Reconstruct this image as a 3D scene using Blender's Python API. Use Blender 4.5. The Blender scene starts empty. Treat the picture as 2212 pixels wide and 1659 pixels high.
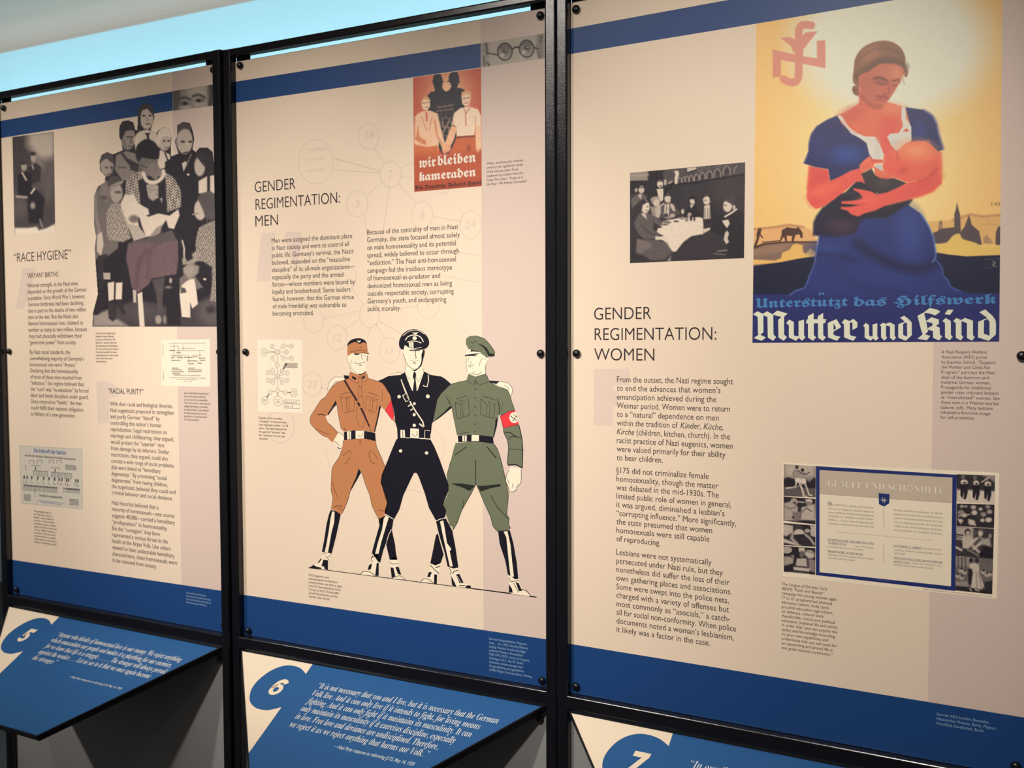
import bpy, math, random
import numpy as np
from mathutils import Vector, Matrix
from mathutils.geometry import tessellate_polygon
S = bpy.context.scene
COL = S.collection
# ------------------------------------------------------------------ camera
FPX = 2133.015; YAW = 0.476411; PIT = -0.045208; ROL = 0.003463
PX0, PY0 = 1106.0, 829.5
Z0 = 0.80                                   # height of the lower stripe's top edge above the floor
CAM = np.array([1.90424, -2.06421, 0.70290 + Z0])
def _rot():
    ca, sa = math.cos(YAW), math.sin(YAW); cb, sb = math.cos(PIT), math.sin(PIT); cc, sc = math.cos(ROL), math.sin(ROL)
    Rz = np.array([[ca, -sa, 0], [sa, ca, 0], [0, 0, 1]]); Rx = np.array([[1, 0, 0], [0, cb, -sb], [0, sb, cb]])
    Ry = np.array([[cc, 0, sc], [0, 1, 0], [-sc, 0, cc]])
    return Rz @ Rx @ Ry
RM = _rot()
cd = bpy.data.cameras.new('camera'); cam = bpy.data.objects.new('camera', cd); COL.objects.link(cam)
cd.sensor_width = 36.0; cd.lens = 36.0 * FPX / 2212.0; cd.clip_start = 0.05
mw = Matrix.Identity(4)
for i in range(3):
    mw[i][0] = RM[i, 0]; mw[i][1] = RM[i, 2]; mw[i][2] = -RM[i, 1]; mw[i][3] = CAM[i]
cam.matrix_world = mw
cd.dof.use_dof = True; cd.dof.focus_distance = 2.2; cd.dof.aperture_fstop = 5.0
S.camera = cam
# ------------------------------------------------------------------ world, lights, exposure
W = bpy.data.worlds.new('world'); S.world = W; W.use_nodes = True
W.node_tree.nodes['Background'].inputs[0].default_value = (0.95, 0.9, 0.85, 1)
W.node_tree.nodes['Background'].inputs[1].default_value = 0.12
S.view_settings.view_transform = 'Standard'; S.view_settings.look = 'None'
S.view_settings.exposure = 0.0; S.view_settings.gamma = 1.0; S.view_settings.use_curve_mapping = False
def look(o, target):
    d = Vector(target) - o.location; o.rotation_euler = d.to_track_quat('-Z', 'Y').to_euler()
def spot(loc, target, energy, size, blend, col, rad=0.06):
    l = bpy.data.lights.new('ceiling_spot', 'SPOT'); l.energy = energy; l.spot_size = math.radians(size); l.spot_blend = blend
    l.color = col; l.shadow_soft_size = rad
    o = bpy.data.objects.new('ceiling_spot', l); COL.objects.link(o); o.location = loc; look(o, target); return o
def area(name, loc, target, energy, sx, sy, col, spread=180):
    l = bpy.data.lights.new(name, 'AREA'); l.energy = energy; l.shape = 'RECTANGLE'; l.size = sx; l.size_y = sy; l.color = col
    l.spread = math.radians(spread)
    o = bpy.data.objects.new(name, l); COL.objects.link(o); o.location = loc; look(o, target); return o
WARM = (1.0, 0.93, 0.86)
spot((-1.75, -2.5, 3.05), (-0.80, 0, 1.24), 320, 42, 1.0, WARM)
spot((-0.18, -2.5, 3.05), (0.30, 0, 1.25), 285, 42, 1.0, WARM)
spot((1.40, -2.5, 3.05), (1.30, 0, 1.25), 270, 46, 1.0, WARM)
area('hidden_wall_wash', (-1.3, 0.50, 1.60), (-1.3, 1.9, 2.80), 36, 6.5, 0.25, (0.72, 0.95, 1.08), 70)  # area lamp added out of sight behind the panels to brighten the back wall
for x_, e_ in ((-0.18, 40), (1.42, 6)):  # point lamps added for fill and for the glints on the posts
    l_ = bpy.data.lights.new('added_fill_lamp', 'POINT'); l_.energy = e_; l_.color = WARM; l_.shadow_soft_size = 0.05
    o_ = bpy.data.objects.new('added_fill_lamp', l_); COL.objects.link(o_); o_.location = (x_, -2.5, 3.20)
# ------------------------------------------------------------------ materials
def principled(name, col, rough=0.5, metal=0.0, spec=0.5):
    m = bpy.data.materials.new(name); m.use_nodes = True
    b = m.node_tree.nodes['Principled BSDF']
    b.inputs['Base Color'].default_value = (*col, 1); b.inputs['Roughness'].default_value = rough
    b.inputs['Metallic'].default_value = metal; b.inputs['Specular IOR Level'].default_value = spec
    return m, m.node_tree, b
def s2l(c):
    c = np.asarray(c, float) / 255.0
    return np.where(c <= 0.04045, c / 12.92, ((c + 0.055) / 1.055) ** 2.4)
def noise_bump(nt, b, scale, strength, dist=0.001, detail=2.0):
    t = nt.nodes.new('ShaderNodeTexCoord'); n = nt.nodes.new('ShaderNodeTexNoise'); bp = nt.nodes.new('ShaderNodeBump')
    n.inputs['Scale'].default_value = scale; n.inputs['Detail'].default_value = detail
    bp.inputs['Strength'].default_value = strength; bp.inputs['Distance'].default_value = dist
    nt.links.new(t.outputs['Object'], n.inputs['Vector']); nt.links.new(n.outputs['Fac'], bp.inputs['Height'])
    nt.links.new(bp.outputs['Normal'], b.inputs['Normal'])
    return n
def noise_colour(nt, b, c1, c2, scale):
    t = nt.nodes.new('ShaderNodeTexCoord'); n = nt.nodes.new('ShaderNodeTexNoise'); r = nt.nodes.new('ShaderNodeMix'); r.data_type = 'RGBA'
    n.inputs['Scale'].default_value = scale; n.inputs['Detail'].default_value = 4
    r.inputs[6].default_value = (*c1, 1); r.inputs[7].default_value = (*c2, 1)
    nt.links.new(t.outputs['Object'], n.inputs['Vector']); nt.links.new(n.outputs['Fac'], r.inputs[0])
    nt.links.new(r.outputs[2], b.inputs['Base Color'])
# black textured powder coat
mBlack, nt, b = principled('black_powder_coat', (0.006, 0.006, 0.009), 0.17, 0.0, 0.6); noise_bump(nt, b, 650, 0.30, 0.0006, 2)
mTray, nt, b = principled('black_tray_coat', (0.007, 0.007, 0.010), 0.2, 0.0, 0.5); noise_bump(nt, b, 700, 0.25, 0.0006, 2)
mKnob, nt, b = principled('black_plastic', (0.006, 0.006, 0.009), 0.3); noise_bump(nt, b, 200, 0.05)
mEdge, nt, b = principled('board_edge', s2l((110, 98, 86)), 0.6); noise_bump(nt, b, 300, 0.05)
mGrey, nt, b = principled('grey_infill', (0.16, 0.155, 0.15), 0.65, 0, 0.3); noise_colour(nt, b, (0.265, 0.262, 0.258), (0.290, 0.286, 0.280), 9)
mWall, nt, b = principled('painted_wall', (0.8, 0.8, 0.8), 0.9, 0, 0.1); noise_colour(nt, b, (0.53, 0.80, 0.86), (0.56, 0.83, 0.89), 3)
mCeil, nt, b = principled('painted_ceiling', (0.6, 0.56, 0.52), 0.95, 0, 0.1); noise_colour(nt, b, (0.48, 0.39, 0.32), (0.51, 0.415, 0.34), 2)
mFloor, nt, b = principled('grey_carpet', (0.09, 0.09, 0.1), 0.95, 0, 0.1); noise_colour(nt, b, (0.07, 0.07, 0.08), (0.12, 0.12, 0.125), 160)
# printed ink: colour comes from the print's own colour attribute
mInk, nt, b = principled('printed_ink', (1, 1, 1), 0.42, 0, 0.35)
at = nt.nodes.new('ShaderNodeAttribute'); at.attribute_name = 'ink'; nt.links.new(at.outputs['Color'], b.inputs['Base Color'])
noise_bump(nt, b, 900, 0.03, 0.0003)
# ------------------------------------------------------------------ object helpers
def link(name, me, parent=None, mat=None, **props):
    if mat is not None: me.materials.append(mat)
    o = bpy.data.objects.new(name, me); COL.objects.link(o)
    if parent is not None: o.parent = parent
    for k, v in props.items(): o[k] = v
    return o
def empty(name, loc, label, cat, group=None, rz=0.0):
    o = bpy.data.objects.new(name, None); COL.objects.link(o); o.location = loc; o.rotation_euler = (0, 0, rz)
    o['label'] = label; o['category'] = cat
    if group: o['group'] = group
    return o
class Frame:
    """a flat surface in the room: origin, horizontal axis u, upward axis v, outward normal n"""
    def __init__(s, o, u, v):
        s.o = np.array(o, float); s.u = np.array(u, float); s.v = np.array(v, float); s.n = np.cross(s.u, s.v)
        if s.n[1] > 0: s.n = -s.n
    def uv(s, x, y, off=0.0):
        x = np.asarray(x, float); y = np.asarray(y, float)
        d = np.stack([(x - PX0) / FPX, np.ones_like(x), -(y - PY0) / FPX], -1) @ RM.T
        o = s.o + s.n * off
        t = ((o - CAM) @ s.n) / (d @ s.n)
        q = CAM + d * t[..., None] - o
        return q @ s.u, q @ s.v
    def pt(s, u, v, off=0.0):
        u = np.asarray(u, float); v = np.asarray(v, float)
        return s.o + u[..., None] * s.u + v[..., None] * s.v + s.n * off
    def px(s, x, y, off=0.0):
        u, v = s.uv(x, y, off); return s.pt(u, v, off)
def board_frame(x, y, a):
    return Frame((x, y, Z0), (math.cos(a), math.sin(a), 0), (0, 0, 1))
FR = {'L': board_frame(-0.99022, 0.00840, -0.01964), 'M': board_frame(0, 0, 0), 'R': board_frame(0.99285, -0.00503, -0.02830)}
TILT = math.radians(30)
HZ = -0.152                                  # height of the tray face's back edge below the stripe line
def tray_frame(k):
    f = FR[k]; v = -(f.n * math.cos(TILT) - np.array([0, 0, 1]) * math.sin(TILT))
    return Frame(f.o + f.n * 0.0205 + np.array([0, 0, HZ]), f.u, v)
TR = {k: tray_frame(k) for k in FR}
for k in TR:
    if TR[k].n[2] < 0: TR[k].n = -TR[k].n
def mesh_from(name, verts, faces, cols=None):
    me = bpy.data.meshes.new(name); me.from_pydata([tuple(p) for p in verts], [], faces)
    if cols is not None:
        a = me.color_attributes.new('ink', 'FLOAT_COLOR', 'CORNER')
        arr = np.ones((len(me.loops), 4), np.float32); i = 0
        for f, c in zip(faces, cols):
            arr[i:i + len(f), :3] = c; i += len(f)
        a.data.foreach_set('color', arr.ravel())
    return me
class Print:
    """flat print: coloured shapes laid on a Frame, coordinates in pixels of a photograph crop (ox, oy, scale)"""
    def __init__(s, F, base=0.0002, step=0.00004):
        s.F = F; s.base = base; s.step = step; s.V = []; s.Fc = []; s.C = []; s.t(0, 0, 1)
    def t(s, ox, oy, sc): s.ox, s.oy, s.sc = ox, oy, sc; return s
    def _px(s, pts):
        p = np.array(pts, float); return s.ox + p[:, 0] / s.sc, s.oy + p[:, 1] / s.sc
    def uvpoly(s, uv, col, lay=0):
        uv = np.array(uv, float); P = s.F.pt(uv[:, 0], uv[:, 1], s.base + lay * s.step)
        n = len(s.V); s.V += list(P)
        c = s2l(col)
        for t in tessellate_polygon([[Vector((a, b_, 0)) for a, b_ in uv]]):
            s.Fc.append([n + i for i in t]); s.C.append(c)
        return s
    def poly(s, pts, col, lay=0, sm=0):
        if sm: pts = smooth(pts, sm)
        x, y = s._px(pts); u, v = s.F.uv(x, y)
        return s.uvpoly(np.stack([u, v], 1), col, lay)
    def ell(s, cx, cy, rx, ry, col, lay=0, n=28, a0=0, a1=360):
        t = np.radians(np.linspace(a0, a1, n, endpoint=(a1 - a0) != 360))
        return s.poly(np.stack([cx + rx * np.cos(t), cy + ry * np.sin(t)], 1), col, lay)
    def line(s, pts, w, col, lay=1, sm=0, w1=None):
        """ribbon of width w (crop pixels)"""
        if sm: pts = smooth(pts, sm, closed=False)
        p = np.array(pts, float); d = np.gradient(p, axis=0); d /= (np.linalg.norm(d, axis=1)[:, None] + 1e-9)
        nn = np.stack([-d[:, 1], d[:, 0]], 1)
        ww = np.linspace(w, w if w1 is None else w1, len(p))[:, None] / 2
        a = p + nn * ww; b_ = p - nn * ww
        xa, ya = s._px(a); xb, yb = s._px(b_)
        ua, va = s.F.uv(xa, ya); ub, vb = s.F.uv(xb, yb)
        P = s.F.pt(np.concatenate([ua, ub]), np.concatenate([va, vb]), s.base + lay * s.step)
        n = len(s.V); m = len(p); s.V += list(P); c = s2l(col)
        for i in range(m - 1):
            s.Fc.append([n + i, n + i + 1, n + m + i + 1, n + m + i]); s.C.append(c)
        return s
    def ring(s, cx, cy, rx, ry, w, col, lay=1, n=32, a0=0, a1=360):
        t = np.radians(np.linspace(a0, a1, n))
        return s.line(np.stack([cx + rx * np.cos(t), cy + ry * np.sin(t)], 1), w, col, lay)
    def build(s, name, parent, **props):
        return link(name, mesh_from(name, s.V, s.Fc, s.C), parent, mInk, **props)
def smooth(pts, n=4, closed=True):
    p = np.array(pts, float); m = len(p); out = []
    rng = range(m) if closed else range(m - 1)
    for i in rng:
        if closed: p0, p1, p2, p3 = p[i - 1], p[i], p[(i + 1) % m], p[(i + 2) % m]
        else: p0, p1, p2, p3 = p[max(i - 1, 0)], p[i], p[i + 1], p[min(i + 2, m - 1)]
        for j in range(n):
            t = j / n
            out.append(0.5 * ((2 * p1) + (-p0 + p2) * t + (2 * p0 - 5 * p1 + 4 * p2 - p3) * t * t + (-p0 + 3 * p1 - 3 * p2 + p3) * t ** 3))
    if not closed: out.append(p[-1])
    return np.array(out)
# ------------------------------------------------------------------ lettering
def _alpha(s, base, hole=None):
    out = ''
    for ch in s:
        if 'A' <= ch <= 'Z': out += chr(base + ord(ch) - 65)
        elif 'a' <= ch <= 'z': out += chr(base + 26 + ord(ch) - 97)
        else: out += ch
    return out
STY = {'n': lambda s: s, 'bi': lambda s: _alpha(s, 0x1D468), 'fr': lambda s: _alpha(s, 0x1D56C),
       'bs': lambda s: _alpha(s, 0x1D400), 'b': lambda s: _alpha(s, 0x1D5D4)}
_gc = {}
def glyphs(txt, sty='n', offset=0.0, shear=0.0, res=3):
    """one line of lettering as (verts Nx2, faces), size 1"""
    key = (txt, sty, offset, shear, res)
    if key in _gc: return _gc[key]
    c = bpy.data.curves.new('t', 'FONT'); c.body = STY[sty](txt); c.size = 1; c.offset = offset; c.shear = shear; c.resolution_u = res
    o = bpy.data.objects.new('t', c); me = o.to_mesh()
    n = len(me.vertices); v = np.empty(n * 3, np.float32); me.vertices.foreach_get('co', v); v = v.reshape(-1, 3)[:, :2].astype(float)
    f = [list(p.vertices) for p in me.polygons]
    o.to_mesh_clear(); bpy.data.objects.remove(o); bpy.data.curves.remove(c)
    _gc[key] = (v, f); return v, f
CAPH = {}
def caph(sty):
    if sty not in CAPH:
        v, f = glyphs('H', sty); CAPH[sty] = v[:, 1].max() - v[:, 1].min()
    return CAPH[sty]
class Text:
    def __init__(s, F, off=0.0005): s.F = F; s.off = off; s.V = []; s.Fc = []; s.C = []
    def line(s, txt, u0, v0, u1, cap, col, sty='n', offset=0.0, shear=0.0, res=3):
        """fit txt from u0 to u1 on baseline v0 with capital height cap"""
        segs = txt.split('_'); x = 0.0; VV = []; FF = []
        for i, sg in enumerate(segs):
            if not sg: continue
            sh = shear + (0.25 if i % 2 else 0.0)
            v, f = glyphs(sg, sty, offset, sh, res)
            if not len(v): continue
            n = sum(len(a) for a in VV); VV.append(v + np.array([x, 0])); FF += [[n + j for j in q] for q in f]
            if len(segs) > 1:
                w1 = glyphs(sg + '.', sty)[0][:, 0].max(); x += w1 - 0.11
        v = np.concatenate(VV); lo, hi = v[:, 0].min(), v[:, 0].max()
        sy = cap / caph(sty); sx = (u1 - u0) / (hi - lo)
        u = u0 + (v[:, 0] - lo) * sx; w = v0 + v[:, 1] * sy
        n = len(s.V); s.V += list(s.F.pt(u, w, s.off)); s.Fc += [[n + j for j in q] for q in FF]; s.C += [s2l(col)] * len(FF)
    def px(s, txt, x0, y0, x1, caprel, col, sty='n', **kw):
        """baseline starts at pixel (x0,y0), ends at column x1; caprel = capital height in pixels at the start"""
        u0, v0 = s.F.uv(x0, y0); _, vt = s.F.uv(x0, y0 - caprel); cap = float(vt - v0)
        u1 = s.u_at(x1, x0, y0, v0)
        s.line(txt, float(u0), float(v0), u1, cap, col, sty, **kw)
    def u_at(s, x1, x0, y0, v0):
        y = y0
        for _ in range(8):
            u, v = s.F.uv(x1, y); _, v2 = s.F.uv(x1, y + 1); y += float((v0 - v) / (v2 - v))
        return float(s.F.uv(x1, y)[0])
    def block(s, start, last, ends, txts, col, capf=0.64, sty='n', **kw):
        u0, v0 = map(float, s.F.uv(*start)); u1, v1 = map(float, s.F.uv(*last)); n = len(txts)
        lead = (v0 - v1) / max(n - 1, 1)
        for i, (t_, e) in enumerate(zip(txts, ends)):
            q = i / max(n - 1, 1); u = u0 + (u1 - u0) * q; v = v0 + (v1 - v0) * q
            x = start[0] + (last[0] - start[0]) * q; y = start[1] + (last[1] - start[1]) * q
            s.line(t_, u, v, s.u_at(e, x, y, v), lead * capf, col, sty, **kw)
    def build(s, name, parent, **props):
        return link(name, mesh_from(name, s.V, s.Fc, s.C), parent, mInk, **props)
# ------------------------------------------------------------------ painted pictures (continuous-tone prints)
class Canvas:
    def __init__(s, F, x0, y0, x1, y1, step, col, quad=None):
        s.quad = quad
        s.F = F; s.xs = np.linspace(x0, x1, int(round((x1 - x0) / step)) + 1); s.ys = np.linspace(y0, y1, int(round((y1 - y0) / step)) + 1)
        s.X, s.Y = np.meshgrid(s.xs, s.ys); s.t(0, 0, 1); s.st = step
        if quad is not None and len(quad) == 4:
            a, b_, c_, d_ = [np.array(q, float) for q in quad]; U = np.linspace(0, 1, len(s.xs))[None, :, None]; V = np.linspace(0, 1, len(s.ys))[:, None, None]
            G = (a * (1 - U) + b_ * U) * (1 - V) + (d_ * (1 - U) + c_ * U) * V; s.X, s.Y = G[..., 0], G[..., 1]
        s.I = np.empty(s.X.shape + (3,)); s.I[:] = col
        s.c0, s.c1, s.r0, s.r1 = s.X.min(0), s.X.max(0), s.Y.min(1), s.Y.max(1)
    def t(s, ox, oy, sc): s.ox, s.oy, s.sc = ox, oy, sc; return s
    def _win(s, a, b_, c, d):
        ci = np.nonzero((s.c1 >= a) & (s.c0 <= b_))[0]; ri = np.nonzero((s.r1 >= c) & (s.r0 <= d))[0]
        if not len(ci) or not len(ri): return 0, 0, 0, 0
        i0, i1, j0, j1 = int(ci[0]), int(ci[-1]) + 1, int(ri[0]), int(ri[-1]) + 1
        return i0, i1, j0, j1
    def _put(s, w, m, col, alpha):
        i0, i1, j0, j1 = w; A = (np.clip(m, 0, 1) * alpha)[..., None]
        if callable(col): c = col(s.X[j0:j1, i0:i1], s.Y[j0:j1, i0:i1])
        else: c = np.asarray(col, float)
        s.I[j0:j1, i0:i1] = s.I[j0:j1, i0:i1] * (1 - A) + c * A
    def poly(s, pts, col, f=1.0, alpha=1.0, sm=0):
        if sm: pts = smooth(pts, sm)
        p = np.array(pts, float); px = s.ox + p[:, 0] / s.sc; py = s.oy + p[:, 1] / s.sc
        w = s._win(px.min() - f, px.max() + f, py.min() - f, py.max() + f); i0, i1, j0, j1 = w
        if i1 <= i0 or j1 <= j0: return s
        X = s.X[j0:j1, i0:i1]; Y = s.Y[j0:j1, i0:i1]; D = np.full(X.shape, 1e9); ins = np.zeros(X.shape, bool)
        for k in range(len(px)):
            ax, ay, bx, by = px[k - 1], py[k - 1], px[k], py[k]; dx, dy = bx - ax, by - ay; L = dx * dx + dy * dy + 1e-12
            t = np.clip(((X - ax) * dx + (Y - ay) * dy) / L, 0, 1)
            D = np.minimum(D, (X - ax - t * dx) ** 2 + (Y - ay - t * dy) ** 2)
            if ay != by: ins ^= ((ay > Y) != (by > Y)) & (X < dx * (Y - ay) / dy + ax)
        D = np.sqrt(D); sd = np.where(ins, D, -D); s._put(w, 0.5 + sd / f, col, alpha); return s
    def ell(s, cx, cy, rx, ry, col, f=1.0, alpha=1.0, rot=0):
        if f > 9: f = 9 + (f - 9) * 0.35
        x, y, a, b_ = s.ox + cx / s.sc, s.oy + cy / s.sc, rx / s.sc, ry / s.sc; R = max(a, b_) + f
        w = s._win(x - R, x + R, y - R, y + R); i0, i1, j0, j1 = w
        if i1 <= i0 or j1 <= j0: return s
        X = s.X[j0:j1, i0:i1] - x; Y = s.Y[j0:j1, i0:i1] - y; c_, s_ = math.cos(math.radians(rot)), math.sin(math.radians(rot))
        X, Y = X * c_ + Y * s_, -X * s_ + Y * c_
        r = np.sqrt((X / a) ** 2 + (Y / b_) ** 2); s._put(w, 0.5 + (1 - r) * min(a, b_) / f, col, alpha); return s
    def line(s, pts, wd, col, f=0.8, alpha=1.0, sm=0):
        if sm: pts = smooth(pts, sm, closed=False)
        p = np.array(pts, float); px = s.ox + p[:, 0] / s.sc; py = s.oy + p[:, 1] / s.sc; h = wd / s.sc / 2
        w = s._win(px.min() - h - f, px.max() + h + f, py.min() - h - f, py.max() + h + f); i0, i1, j0, j1 = w
        if i1 <= i0 or j1 <= j0: return s
        X = s.X[j0:j1, i0:i1]; Y = s.Y[j0:j1, i0:i1]; D = np.full(X.shape, 1e9)
        for k in range(1, len(px)):
            ax, ay, bx, by = px[k - 1], py[k - 1], px[k], py[k]; dx, dy = bx - ax, by - ay; L = dx * dx + dy * dy + 1e-12
            t = np.clip(((X - ax) * dx + (Y - ay) * dy) / L, 0, 1); D = np.minimum(D, (X - ax - t * dx) ** 2 + (Y - ay - t * dy) ** 2)
        s._put(w, 0.5 + (h - np.sqrt(D)) / f, col, alpha); return s
    def grain(s, amt, scale=3.0, seed=1):
        r = np.random.RandomState(seed); h, w = s.X.shape; gh, gw = int(h * s.st / scale) + 3, int(w * s.st / scale) + 3
        g = r.randn(gh, gw); yi = np.linspace(0, gh - 1.01, h); xi = np.linspace(0, gw - 1.01, w)
        y0 = yi.astype(int); x0 = xi.astype(int); fy = (yi - y0)[:, None]; fx = (xi - x0)[None]
        q = g[y0][:, x0] * (1 - fy) * (1 - fx) + g[y0 + 1][:, x0] * fy * (1 - fx) + g[y0][:, x0 + 1] * (1 - fy) * fx + g[y0 + 1][:, x0 + 1] * fy * fx
        s.I += amt * 0.55 * q[..., None]; return s
    def build(s, name, parent, clip=None, off=0.0003, **props):
        h, w = s.X.shape; P = s.F.px(s.X, s.Y, 0.0) + s.F.n * off
        me = bpy.data.meshes.new(name); me.vertices.add(h * w); me.vertices.foreach_set('co', P.reshape(-1).astype(np.float32))
        idx = np.arange(h * w).reshape(h, w); q = np.stack([idx[:-1, :-1], idx[1:, :-1], idx[1:, 1:], idx[:-1, 1:]], -1).reshape(-1, 4)
        if clip is not None and len(clip) > 4:                       # clip: quadrilateral in photograph pixels
            cx = (s.X[:-1, :-1] + s.X[1:, 1:]).ravel() / 2; cy = (s.Y[:-1, :-1] + s.Y[1:, 1:]).ravel() / 2; ins = np.zeros(len(cx), bool)
            for k in range(len(clip)):
                ax, ay = clip[k - 1]; bx, by = clip[k]
                if ay != by: ins ^= ((ay > cy) != (by > cy)) & (cx < (bx - ax) * (cy - ay) / (by - ay) + ax)
            q = q[ins]
        nf = len(q); me.loops.add(nf * 4); me.loops.foreach_set('vertex_index', q.ravel().astype(np.int32)); me.polygons.add(nf)
        me.polygons.foreach_set('loop_start', np.arange(0, nf * 4, 4, dtype=np.int32)); me.update(calc_edges=True)
        a = me.color_attributes.new('ink', 'FLOAT_COLOR', 'POINT'); c = np.ones((h * w, 4), np.float32)
        c[:, :3] = s2l(np.clip(s.I, 0, 255)).reshape(-1, 3); a.data.foreach_set('color', c.ravel())
        return link(name, me, parent, mInk, **props)
# each picture: a grid that follows the print's own quadrilateral is unnecessary, edges are cut by clip
# ------------------------------------------------------------------ solid helpers in a Frame's (u, v, out) space
def slab(F, u0, u1, v0, v1, d0, d1, r=0.0, seg=3, bev=0.0):
    """box on frame F from depth d0 to d1; r rounds the outline's corners, bev bevels the front edge"""
    if r > 0:
        o = []
        for cx, cy, a in ((u1 - r, v1 - r, 0), (u0 + r, v1 - r, 90), (u0 + r, v0 + r, 180), (u1 - r, v0 + r, 270)):
            for i in range(seg + 1):
                t = math.radians(a + 90 * i / seg); o.append((cx + r * math.cos(t), cy + r * math.sin(t)))
    else: o = [(u1, v1), (u0, v1), (u0, v0), (u1, v0)]
    return prism(F, o, d0, d1, bev)
def inset(o, b_):
    o = np.array(o, float); c = o.mean(0); n = len(o); res = []
    for i in range(n):
        e1 = o[i] - o[i - 1]; e2 = o[(i + 1) % n] - o[i]; e1 = e1 / (np.linalg.norm(e1) + 1e-12); e2 = e2 / (np.linalg.norm(e2) + 1e-12)
        n1 = np.array([-e1[1], e1[0]]); n2 = np.array([-e2[1], e2[0]]); m = n1 + n2; m /= (np.linalg.norm(m) + 1e-9)
        res.append(o[i] + m * b_ / max(0.35, m @ n1))
    return np.array(res)
def prism(F, o, d0, d1, bev=0.0):
    """outline o counter-clockwise seen from outside; d1 is the outer face; edges rounded in two steps"""
    o = np.array(o, float); n = len(o); rings = [(o, d0)]
    if bev > 0:
        rings = [(inset(o, bev), d0), (inset(o, bev * 0.3), d0 + bev * 0.3), (o, d0 + bev), (o, d1 - bev), (inset(o, bev * 0.076), d1 - bev * 0.617), (inset(o, bev * 0.293), d1 - bev * 0.293), (inset(o, bev * 0.617), d1 - bev * 0.076), (inset(o, bev), d1)]
    else: rings.append((o, d1))
    V = []; Fc = []
    for q, d in rings: V += list(F.pt(q[:, 0], q[:, 1], d))
    for k in range(len(rings) - 1):
        for i in range(n):
            j = (i + 1) % n; Fc.append([k * n + i, k * n + j, (k + 1) * n + j, (k + 1) * n + i])
    Fc.append(list(range(n))[::-1]); Fc.append([(len(rings) - 1) * n + i for i in range(n)])
    return V, Fc
def solid(name, vf, mat, parent=None, loc=None, smooth_=False, **props):
    me = mesh_from(name, vf[0], vf[1])
    if loc is not None: me.transform(Matrix.Translation(-Vector(loc)))
    if smooth_:
        for p in me.polygons: p.use_smooth = True
    me.validate()
    o = link(name, me, parent, mat, **props)
    if loc is not None and parent is None: o.location = loc
    return o
def join(*vfs):
    V = []; Fc = []
    for v, f in vfs:
        n = len(V); V += list(v); Fc += [[n + i for i in q] for q in f]
    return V, Fc
def lathe(F, u, v, prof, n=20):
    """turned knob: prof = [(radius, depth)...] about the frame normal"""
    V = []; Fc = []
    for r, d in prof:
        t = np.linspace(0, 2 * math.pi, n, endpoint=False); V += list(F.pt(u + r * np.cos(t), v + r * np.sin(t), d))
    for k in range(len(prof) - 1):
        for i in range(n):
            j = (i + 1) % n; Fc.append([k * n + i, k * n + j, (k + 1) * n + j, (k + 1) * n + i])
    Fc.append([(len(prof) - 1) * n + i for i in range(n)])
    return V, Fc
# ------------------------------------------------------------------ the room
def box(x0, x1, y0, y1, z0, z1):
    V = [(x, y, z) for x in (x0, x1) for y in (y0, y1) for z in (z0, z1)]
    return V, [[0, 1, 3, 2], [4, 6, 7, 5], [0, 4, 5, 1], [2, 3, 7, 6], [0, 2, 6, 4], [1, 5, 7, 3]]
YB = 1.9; ZC = 3.36; RC = 0.12
solid('floor', box(-5.5, 4.5, -4.5, YB + 0.1, -0.1, 0.0), mFloor, kind='structure')
solid('wall_back', box(-5.5, 4.5, YB, YB + 0.1, 0.0, ZC + 0.1), mWall, kind='structure')
# ceiling with a softly rounded cove down to the back wall
t_ = np.linspace(0, math.pi / 2, 9); cy_ = YB - RC + RC * np.sin(t_); cz_ = ZC - RC + RC * np.cos(t_)
prof = [(-4.5, ZC + 0.1), (-4.5, ZC)] + list(zip(cy_, cz_)) + [(YB, ZC + 0.1)]
V_ = [(x, y, z) for x in (-5.5, 4.5) for y, z in prof]; n_ = len(prof)
F_ = [[i, (i + 1) % n_, n_ + (i + 1) % n_, n_ + i] for i in range(n_)] + [list(range(n_))[::-1], [n_ + i for i in range(n_)]]
solid('ceiling', (V_, F_), mCeil, kind='structure')
# ------------------------------------------------------------------ frames, boards, trays
OW = 0.934; PW = 0.028; FD = 0.020; BD = -0.008
WHO = {'L': 'left', 'M': 'middle', 'R': 'right'}
NUM = {'L': '5', 'M': '6', 'R': '7'}
FRAME = {}; BOARD = {}; TRAY = {}; INFILL = {}
flabel = {'L': 'black steel exhibit frame around the race hygiene panel', 'M': 'black steel exhibit frame around the panel on regimentation of men',
          'R': 'black steel exhibit frame around the panel on regimentation of women'}
blabel = {'L': 'beige exhibit panel with the family group photograph and heading RACE HYGIENE',
          'M': 'beige exhibit panel with three drawn uniformed men and heading GENDER REGIMENTATION: MEN',
          'R': 'beige exhibit panel with the mother and child poster and heading GENDER REGIMENTATION: WOMEN'}
tlabel = {'L': 'tilted blue reading tray numbered 5 under the race hygiene panel', 'M': 'tilted blue reading tray numbered 6 under the panel on men',
          'R': 'tilted blue reading tray numbered 7 under the panel on women'}
ilabel = {'L': 'grey lower infill board behind the tray numbered five', 'M': 'grey lower infill board behind the tray numbered six', 'R': 'grey lower infill board behind the tray numbered seven'}
KN = [(0.006, 0.0), (0.0085, 0.001), (0.0092, 0.004), (0.0088, 0.007), (0.007, 0.0095), (0.004, 0.0110), (0.0012, 0.0114)]
KNOBPX = {'L': [(5, 233), (458, 150.5), (17, 759), (471, 760), (33, 1274), (482, 1352)], 'M': [(516, 140.5), (1165.5, 32.5), (528, 760), (1166, 763.5), (534, 1363), (1169, 1471)],
          'R': [(1243, 19), (1244, 763.5), (1242.5, 1484), (2207.5, 769), (2194, 1657)]}
INK_BOARD = (240, 220, 196)
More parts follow.
